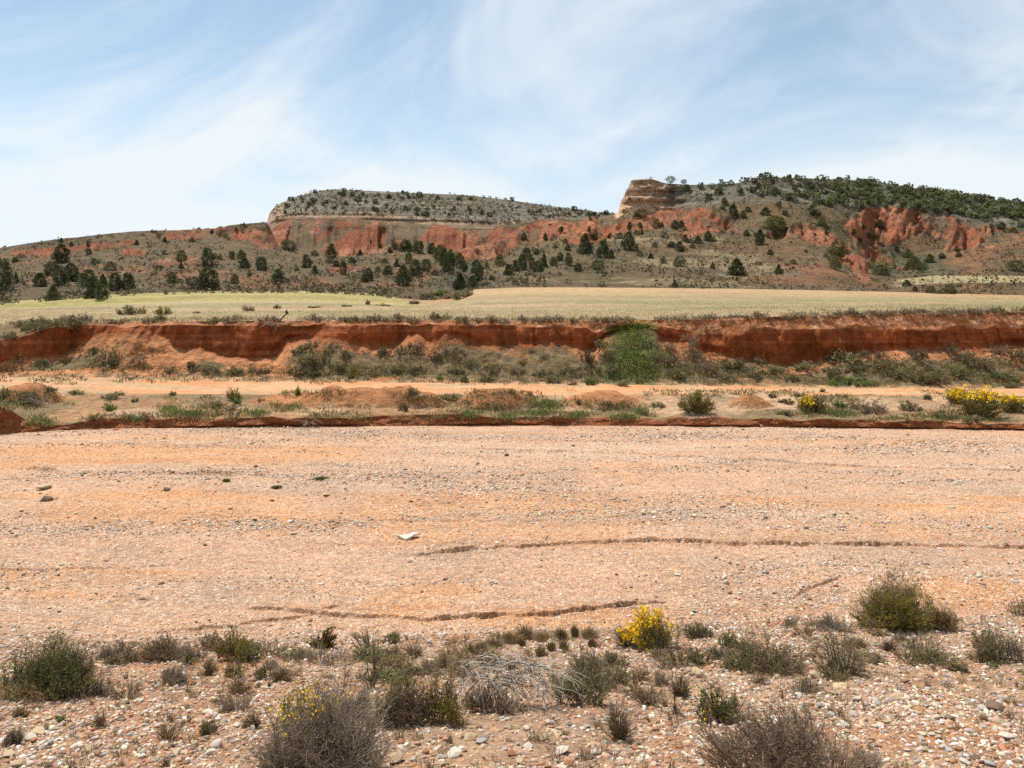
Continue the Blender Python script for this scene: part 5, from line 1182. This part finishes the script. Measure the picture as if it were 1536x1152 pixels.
# on the scree under the red bank
talus = [(160, 545, 50, 22, 'olive'), (140, 528, 24, 10, 'greygreen'), (172, 548, 40, 18, 'dark'), (95, 545, 26, 12, 'olive'), (60, 546, 30, 10, 'greygreen'), (20, 545, 40, 14, 'greygreen'), (228, 528, 14, 12, 'heather'), (208, 548, 34, 12, 'heather'), (255, 560, 30, 12, 'olive'), (285, 553, 26, 16, 'dark'), (315, 560, 40, 14, 'olive'), (350, 560, 36, 12, 'olive'), (382, 562, 28, 14, 'dark'), (400, 560, 20, 10, 'greygreen'),
         (446, 532, 36, 17, 'olive'), (470, 524, 40, 15, 'olive'), (492, 530, 38, 17, 'heather'), (458, 546, 44, 18, 'greygreen'), (486, 548, 40, 18, 'olive'), (505, 557, 38, 18, 'dark'), (440, 562, 40, 16, 'olive'), (470, 564, 34, 12, 'dark'), (526, 566, 32, 26, 'bushy'), (519, 540, 18, 18, 'dark'), (575, 535, 26, 20, 'dark'), (600, 530, 30, 18, 'heather'), (622, 522, 34, 18, 'heather'), (655, 542, 34, 18, 'dark'), (680, 532, 34, 18, 'heather'), (597, 560, 30, 14, 'dark'), (628, 562, 36, 16, 'dark'), (683, 563, 34, 16, 'dark'), (660, 570, 16, 9, 'bright'), (705, 548, 30, 14, 'greygreen'), (740, 560, 28, 14, 'olive'), (728, 573, 28, 12, 'dark'), (695, 574, 16, 14, 'greygreen'), (785, 546, 18, 10, 'bushy'), (778, 563, 30, 14, 'dark'), (815, 540, 26, 14, 'heather'), (812, 564, 36, 14, 'olive'), (850, 560, 30, 12, 'dark'), (880, 545, 34, 24, 'dark'), (903, 522, 30, 16, 'olive'), (908, 540, 34, 18, 'heather'), (892, 560, 34, 16, 'dark'), (920, 560, 30, 16, 'olive'), (830, 575, 36, 14, 'greygreen'), (885, 578, 26, 12, 'bright'), (860, 578, 22, 8, 'dry'), (935, 580, 26, 8, 'dark'), (965, 575, 30, 10, 'greygreen'),
         (1004, 526, 34, 16, 'heather'), (1000, 546, 44, 22, 'olive'), (1035, 540, 46, 30, 'heather'), (1015, 568, 40, 18, 'olive'), (1060, 560, 44, 22, 'heather'), (1100, 555, 44, 22, 'dark'), (1090, 572, 36, 14, 'olive'), (1140, 545, 34, 16, 'heather'), (1135, 570, 34, 14, 'dark'), (1165, 560, 34, 14, 'dark'), (1190, 572, 26, 12, 'greygreen'), (1210, 556, 44, 18, 'olive'), (1245, 540, 40, 18, 'heather'), (1270, 545, 60, 26, 'olive'), (1305, 538, 50, 20, 'heather'), (1250, 563, 44, 16, 'olive'), (1290, 560, 44, 18, 'dark'), (1325, 556, 44, 20, 'olive'), (1290, 578, 60, 12, 'bright'), (1350, 568, 36, 18, 'greygreen'), (1382, 576, 36, 24, 'olive'), (1411, 578, 40, 22, 'dark'), (1378, 540, 40, 22, 'dark'), (1425, 530, 44, 20, 'heather'), (1450, 545, 50, 26, 'olive'), (1480, 556, 44, 24, 'olive'), (1500, 535, 50, 22, 'heather'), (1532, 545, 50, 26, 'dark'), (1440, 565, 40, 20, 'greygreen'), (1495, 568, 34, 12, 'bright'), (1520, 572, 44, 14, 'greygreen'), (1253, 578, 24, 10, 'bright')]
tz = [(-50, 420, 'left part of the scree'), (420, 640, 'scree below the leaning stake'), (640, 880, 'middle part of the scree'), (880, 1130, 'scree by the green gully'), (1130, 1360, 'scree of the right half'), (1360, 1600, 'right end of the scree')]
for a, b, tx in tz:
    q = sorted([t for t in talus if a <= t[0] < b])
    ct = {}
    for t in q:
        ct[t[4]] = ct.get(t[4], 0) + 1
        n = sum(1 for s in q if s[4] == t[4])
        far_shrub(*t, f'{ADJ[t[4]]} shrub on the {tx}' + ('' if n == 1 else f', {ORD[ct[t[4]] - 1]} such from left'), 'shrubs on the scree under the red bank')
# the low terrace between track and bed
for uu, v, w_, h_, kd, lb in [(350, 600, 27, 20, 'bushy', 'green round shrub above the low terrace on the left'), (257, 594, 14, 9, 'dark', 'small dark shrub between track and terrace on the left'), (446, 594, 14, 17, 'bright', 'fresh green upright sprig beside the track'), (200, 603, 14, 7, 'dark', 'tiny dark shrub on the left terrace'), (163, 617, 22, 17, 'bright', 'soft green plant on the left terrace'), (4, 598, 26, 20, 'greygreen', 'grey green shrub at the left edge above the red cut'), (40, 596, 30, 12, 'olive', 'low olive shrub above the red cut at left'), (70, 588, 30, 10, 'olive', 'olive low growth near the left red cut'), (110, 592, 28, 9, 'greygreen', 'flat grey green growth at left of the track'), (160, 600, 34, 10, 'greygreen', 'wide flat green growth on the left terrace'), (172, 594, 26, 8, 'olive', 'flat olive growth above the soft green plant'), (322, 612, 22, 13, 'greygreen', 'pale green shrub left of the first spoil mound'), (347, 618, 12, 10, 'dark', 'tiny dark shrub under the green round shrub'), (354, 606, 16, 10, 'bright', 'green leafy plant at the foot of the green round shrub'), (392, 602, 14, 6, 'dark', 'little dark shrub left of the first spoil mound'), (190, 628, 26, 8, 'olive', 'olive growth over the low cut at left'), (140, 630, 30, 10, 'dark', 'dark growth hanging over the low cut at left'), (218, 632, 22, 10, 'dark', 'dark little shrub on the lip of the low cut'),
                              (605, 617, 19, 16, 'dark', 'dark round shrub on the double spoil mound'), (618, 592, 24, 12, 'greygreen', 'pale green shrub behind the double spoil mound'), (672, 601, 48, 13, 'greygreen', 'wide pale green shrub between two spoil mounds'), (768, 590, 16, 9, 'dry', 'straw coloured shrub behind the second spoil mound'), (795, 594, 16, 9, 'dry', 'second straw coloured shrub behind the spoil mounds'), (868, 607, 11, 9, 'dark', 'tiny dark shrub on the third spoil mound'), (912, 608, 19, 9, 'heather', 'grey little shrub on top of the third spoil mound'), (965, 622, 14, 9, 'greygreen', 'small shrub right of the third spoil mound'), (990, 612, 30, 10, 'olive', 'flat olive growth left of the dark olive bush'), (1160, 596, 20, 7, 'dark', 'flat dark shrub behind the fourth mound'), (1198, 596, 22, 8, 'olive', 'flat olive shrub right of the fourth mound'), (1318, 620, 58, 24, 'heather', 'grey brown wide shrub on the right terrace'), (1285, 614, 26, 16, 'heather', 'grey shrub left of the wide grey brown one'), (1370, 617, 36, 18, 'olive', 'dull olive shrub on the right terrace'), (1394, 600, 14, 12, 'dark', 'small dark upright shrub right on the terrace'), (1262, 612, 24, 12, 'bright', 'green growth right of the yellow flowering small broom'), (1418, 630, 34, 14, 'greygreen', 'grey green shrub under the large flowering broom'), (1460, 634, 40, 12, 'greygreen', 'low green shrub on the lip below the large broom'), (1180, 606, 26, 10, 'dark', 'dark low shrub right of the fourth mound'), (1235, 588, 12, 7, 'dark', 'tiny shrub standing on the track at right'), (1178, 622, 34, 8, 'greygreen', 'flat grey green growth right of the fourth mound'), (1515, 582, 34, 10, 'greygreen', 'flat green shrub on the track at the right edge')]:
    far_shrub(uu, v, w_, h_, kd, lb, 'shrubs of the low terrace')
def far_bush(u, v, wp, hp, mat, label, seed, n_lf=5000, n_fl=0, fl_side=None, name='broom_bush', cat='broom', fl=0.05):
    p, m = px(u, v); w_, h_ = wp * m, hp * m
    pr = shrub_parts(seed, w_, h_, n_st=90, n_tw=700, n_lf=n_lf, ll=0.07, lw=0.022, tw_r=0.006, leaf_out=.45, n_fl=n_fl, fl_side=fl_side, fl=fl)
    plant(name, pr, {'branches': TWIG_D, 'foliage': mat, 'blossoms': YELLOW}, (p[0], p[1] + .2 * w_, p[2]), label, cat)
far_bush(1049, 622, 56, 43, L_OLIVE, 'dark olive round broom bush above the low red cut', 21, 6500)
far_bush(1226, 621, 48, 29, L_OLIVE, 'small olive broom with yellow flowers at its upper left', 22, 4000, 260, (-0.3, 0.75, .24, .35), fl=0.075)
far_bush(1440, 606, 30, 26, L_OLIVE, 'yellow flowering broom behind the large one at right', 23, 2000, 330, (0, .75, .55, .45), fl=0.075)
far_bush(1474, 628, 74, 50, L_OLIVE, 'large broom with a yellow flowering crown at right', 24, 6000, 700, (-0.02, 0.82, .46, .26), fl=0.075)
far_bush(1524, 620, 44, 27, L_OLIVE, 'broom with yellow top cut by the right edge', 25, 3000, 300, (0, .85, .55, .25), fl=0.075)
# uncountable growth: weeds in the green gully, grass of the terrace and of the field
def leaf_mass(name, pts, L, Wd, mats, seed, up=0.9, per=8, spread=.1):
    g = np.random.default_rng(seed); n = len(pts)
    P = np.repeat(pts, per, 0) + g.normal(size=(n * per, 3)) * np.array([spread, spread, spread * .25])
    d = unit(g.normal(size=P.shape) * .6 + np.array([0, 0, up]))
    v, q = blades(P, d, L * g.uniform(.5, 1.3, len(P)), Wd * g.uniform(.7, 1.3, len(P)), g)
    return tag(link(name, mesh_from(name, v, q, mats=mats, midx=np.repeat(g.integers(0, len(mats), n), per))), kind='stuff')
g = np.random.default_rng(93)
pts = []
while len(pts) < 620:
    v = g.uniform(482, 572); c = np.interp(v, [482, 520, 572], [962, 946, 958]); hw = np.interp(v, [482, 500, 520, 545, 572], [17, 20, 24, 34, 52]); u = g.normal(c, hw * .62)
    if fbm(u * .05, v * .08, 0, 3, 305) > -.2: pts.append(ground(u, v))
WEED1 = leaf_mat('weed_green', (0.13, 0.20, 0.03), (0.22, 0.29, 0.06), 1.2, .4); WEED2 = leaf_mat('weed_dark', (0.06, 0.085, 0.02), (0.12, 0.13, 0.04), 1.2)
leaf_mass('green_weeds', np.array(pts), .10, .042, [WEED1, WEED1, WEED2, L_OLIVE], 94, .5, 11, .24)
pts = []
for u, v, ru, rv, n in [(822, 608, 28, 8, 170), (703, 624, 16, 6, 60), (760, 626, 14, 6, 60), (808, 620, 34, 4, 90), (868, 624, 20, 5, 70), (935, 627, 22, 4, 70), (965, 618, 14, 8, 50), (1262, 622, 22, 6, 60), (253, 615, 14, 10, 70), (285, 622, 26, 6, 70), (385, 622, 16, 6, 60), (205, 630, 12, 4, 30), (60, 634, 24, 10, 70), (430, 612, 24, 8, 50), (520, 628, 40, 4, 30), (1310, 576, 40, 5, 90), (1500, 566, 30, 6, 60), (1440, 630, 60, 5, 80), (1340, 630, 40, 4, 40)]:
    for k in range(n): pts.append(ground(u + g.normal() * ru * .5, v + g.normal() * rv * .4))
leaf_mass('green_grass', np.array(pts), .14, .026, [WEED1, L_GREEN, L_GREYGREEN], 95, 1.1, 9, .12)
pts = []
for k in range(9500):
    u = g.uniform(-60, 1600); v = g.uniform(586, 630) if g.uniform() < .6 else g.uniform(548, 578)
    if fbm(u * .012, v * .08, 0, 3, 303) < -.05 + .25 * g.uniform(): continue
    pts.append(ground(u, v))
leaf_mass('dry_grass', np.array(pts), .14, .03, [L_DRY, L_OLIVE, L_GREYGREEN, SC1, L_GREEN], 96, .9, 9, .10)
pts = []
for k in range(2600):
    u = g.uniform(-60, 1600); v = g.uniform(505, 575)
    if fbm(u * .015, v * .05, 0, 3, 304) < -.1 + .3 * g.uniform(): continue
    p = ground(u, v)
    if p[1] > 41.0: continue
    pts.append(p)
leaf_mass('scree_scrub', np.array(pts), .15, .05, [SC1, L_GREYGREEN, SC2, L_DRY, SC3], 97, .7, 12, .14)
# stubble of the field
y = 43.2 * (150 / 43.2) ** g.uniform(0, 1, 16000); x = (g.uniform(-80, 1620, 16000) - CX) / F * y
pts = np.stack([x, y, height_at(x, y, 5)], -1)
leaf_mass('crop', pts, .11, .03, [leaf_mat('crop_pale', (0.31, 0.245, 0.12), (0.38, 0.31, 0.16), .3, .2), leaf_mat('crop_green', (0.26, 0.245, 0.095), (0.33, 0.305, 0.13), .3, .2), STRAW], 98, 1.0, 4, .2)
# tiny green plants on the river bed
for uu, v, w_, lb in [(482, 719, 26, 'green grass tuft alone on the left half of the river bed'), (415, 732, 18, 'faint green tuft left of the larger one on the bed'), (340, 722, 14, 'smallest green tuft on the left of the river bed')]:
    p, m = px(uu, v)
    plant('grass_tuft', tuft_parts(int(uu), w_ * m, 5 * m, 260, .008), {'blades': L_GREEN}, p, lb, 'grass tuft')
# the leaning stake with its forked head, and dead roots
p, m = px(415, 486); w_ = m
g = np.random.default_rng(98)
st = bpy.data.objects.new('leaning_stake', None); COL.objects.link(st); st.location = (p[0], p[1] + .25, p[2] + .05); tag(st, 'dark leaning stake with an arrow shaped head on the bank lip', 'stake')
link('shaft', mesh_from('shaft', *tubes(np.array([[(-.12, 0, -.25), (.10, 0, .12), (.28, .02, .33), (.47, .03, .54)]]), np.array([[.042, .040, .036, .034]]), 8), mats=[SOOT]), st)
link('head', mesh_from('head', *tubes(np.array([[(.36, .03, .60), (.47, .03, .62), (.52, .03, .54), (.55, .03, .46)], [(.40, .03, .57), (.46, .03, .66), (.49, .03, .71), (.50, .03, .75)]]), np.array([[.018, .055, .05, .02], [.05, .05, .03, .012]]), 8), mats=[SOOT]), st)
def roots(u, v, wp, hp, n, seed, label, mat=BONE, r=.014):
    g = np.random.default_rng(seed); p, m = px(u, v); w_, h_ = wp * m, hp * m
    t = np.linspace(0, 1, 6)[None, :, None]
    b = g.normal(size=(n, 3)) * np.array([w_ * .08, .1, .02]); e = np.stack([g.uniform(-.5, .5, n) * w_, g.uniform(-.35, .05, n), g.uniform(-.1, 1, n) * h_], -1)
    c = (b + e) / 2 + np.array([0, 0, h_ * .4])
    P = (1 - t) ** 2 * b[:, None] + 2 * t * (1 - t) * c[:, None] + t ** 2 * e[:, None] + np.cumsum(g.normal(size=(n, 6, 3)) * .015, 1)
    i = g.integers(0, n, n * 3); k = g.integers(1, 5, n * 3)
    P2 = P[i, k][:, None] + (unit(P[i, k + 1] - P[i, k]) + g.normal(size=(n * 3, 3)) * .6)[:, None] * np.linspace(0, .3, 4)[None, :, None]
    plant('dead_wood', {'limb': tubes(P, np.linspace(r, r * .4, 6)[None] * np.ones((n, 1)), 5), 'twigs': tubes(P2, np.linspace(r * .5, r * .2, 4)[None] * np.ones((len(P2), 1)))}, {'limb': mat, 'twigs': mat}, (p[0], p[1] - .1, p[2] + .03), label, 'dead wood')
roots(411, 490, 26, 9, 9, 5, 'tangle of dead roots hanging below the leaning stake', BONE, .022)
roots(465, 639, 32, 11, 10, 6, 'grey dead branches at the foot of the low cut', BONE)
roots(62, 608, 50, 16, 22, 7, 'whitish dead shrub above the red cut at the left edge', BONE, .008)
roots(1040, 520, 44, 26, 18, 8, 'grey dead brushwood on the scree right of the green weeds', TWIG, .012)

# weedy margin of the field above the bank
g = np.random.default_rng(99)
pts = []
for k in range(1500):
    u = g.uniform(-60, 1600); v = lipv(u) + g.normal() * 2.2 - 1.0
    if 935 < u < 985 or fbm(u * .03, 0, 0, 3, 306) < -.25: continue
    pts.append(ground(u, v))
leaf_mass('margin_weeds', np.array(pts), .20, .03, [L_PURPLE, L_DRY, SC1, L_GREYGREEN], 99, .9, 8, .16)
# low scrub that closes the band of growth across the near bank
FILL = [((150, 420, 972, 1003), 14, 'between the big green bush and the round olive clump'), ((395, 600, 985, 1040), 14, 'behind the yellow flowers of the big twiggy shrub'), ((560, 760, 985, 1022), 13, 'above the wide olive green shrub'), ((840, 1010, 985, 1060), 12, 'between the dark leafy shrub and the yellow broom'), ((1020, 1330, 950, 1010), 12, 'around the wide grey green shrub'), ((1280, 1536, 955, 1010), 12, 'below the big olive broom')]
for (u0, u1, v0, v1), n, tx in FILL:
    for k in range(n):
        kd = ['heather', 'dry', 'greygreen', 'olive', 'dry'][int(g.integers(0, 5))]
        wp = g.uniform(24, 58)
        lb = f'low {ADJ[kd]} scrub tuft {tx}'
        far_shrub(g.uniform(u0, u1), g.uniform(v0, v1), wp, wp * g.uniform(.28, .55), kd, lb, lb.replace('tuft', 'tufts'))
# ------------------------------------------------------------------ sky, sun, camera
SUN_EL, SUN_AZ = math.radians(63), math.radians(-42)     # azimuth from straight ahead, to the left
w = bpy.data.worlds.new('World'); scene.world = w; w.use_nodes = True
nt = w.node_tree; nt.nodes.clear()
out = nt.nodes.new('ShaderNodeOutputWorld'); bg = nt.nodes.new('ShaderNodeBackground')
sky = nt.nodes.new('ShaderNodeTexSky'); sky.sky_type = 'NISHITA'; sky.sun_disc = False
sky.sun_elevation = SUN_EL; sky.sun_rotation = SUN_AZ; sky.altitude = 900; sky.air_density = 1.0; sky.dust_density = 0.8; sky.ozone_density = 0.3
tc = nt.nodes.new('ShaderNodeTexCoord')
sep = nt.nodes.new('ShaderNodeSeparateXYZ'); nt.links.new(tc.outputs['Generated'], sep.inputs[0])
def M(op, a, b=None, c=None):
    n = nt.nodes.new('ShaderNodeMath'); n.operation = op
    for i, v in enumerate((a, b, c)):
        if v is None: continue
        if hasattr(v, 'is_output'): nt.links.new(v, n.inputs[i])
        else: n.inputs[i].default_value = v
    return n.outputs[0]
def cloud(loc, rot, sc, scale, detail, rough, dist, lo, hi):
    mp = nt.nodes.new('ShaderNodeMapping'); mp.vector_type = 'TEXTURE'; mp.inputs['Location'].default_value = loc; mp.inputs['Rotation'].default_value = rot; mp.inputs['Scale'].default_value = sc
    nt.links.new(tc.outputs['Generated'], mp.inputs[0])
    n = noise(nt, mp.outputs[0], scale, detail, rough, dist)
    r = nt.nodes.new('ShaderNodeMapRange'); r.interpolation_type = 'SMOOTHSTEP'; r.inputs[1].default_value = lo; r.inputs[2].default_value = hi
    nt.links.new(n, r.inputs[0]); return r.outputs[0]
R_ = math.radians
c1 = cloud(CL1, (0, R_(-14), 0), (1.3, 1.1, 0.75), 2.8, 9, 0.56, 0.9, 0.38, 0.64)          # broad veils
c2 = cloud(CL2, (0, R_(-38), 0), (1.3, 0.9, 0.42), 3.0, 9, 0.60, 0.6, 0.46, 0.72)         # streaks
low = nt.nodes.new('ShaderNodeMapRange'); low.interpolation_type = 'SMOOTHSTEP'; low.inputs[1].default_value = 0.34; low.inputs[2].default_value = 0.06
nt.links.new(sep.outputs[2], low.inputs[0])
f = M('ADD', M('MULTIPLY', c1, 0.58), M('MULTIPLY', c2, 0.34))
f = M('ADD', M('MULTIPLY', f, 0.85), M('MULTIPLY', low.outputs[0], 0.50))
f = M('ADD', f, 0.24)
f = M('MINIMUM', f, 0.97)
skm = mixc(nt, 1.0, sky.outputs[0], (0.86, 1.05, 1.06), 'MULTIPLY')
mixs = mixc(nt, f, skm, CLOUD)
nt.links.new(mixs, bg.inputs[0]); bg.inputs[1].default_value = SKY_S
nt.links.new(bg.outputs[0], out.inputs[0])
sl = bpy.data.lights.new('sun', 'SUN'); sl.energy = 5.0; sl.angle = math.radians(0.55); sl.color = (1.0, 0.955, 0.89)
so = bpy.data.objects.new('sun', sl); COL.objects.link(so)
from mathutils import Vector
sd = Vector((math.sin(SUN_AZ) * math.cos(SUN_EL), math.cos(SUN_AZ) * math.cos(SUN_EL), math.sin(SUN_EL)))
so.rotation_euler = (-sd).to_track_quat('-Z', 'Y').to_euler()
cam = bpy.data.cameras.new('camera'); co = bpy.data.objects.new('camera', cam); COL.objects.link(co)
cam.sensor_width = 36; cam.lens = 36 * F / 1536; cam.shift_y = -(576 - HY) / 1536
cam.clip_start = 0.05; cam.clip_end = 20000
co.location = (0, 0, 0); co.rotation_euler = (math.radians(90), 0, 0)
scene.camera = co
vs = scene.view_settings; vs.view_transform = 'Standard'; vs.look = 'None'; vs.exposure = EXPO; vs.gamma = 1.0; vs.use_curve_mapping = False
scene.cycles.max_bounces = 6; scene.cycles.diffuse_bounces = 3; scene.cycles.transparent_max_bounces = 4
scene.cycles.use_denoising = False
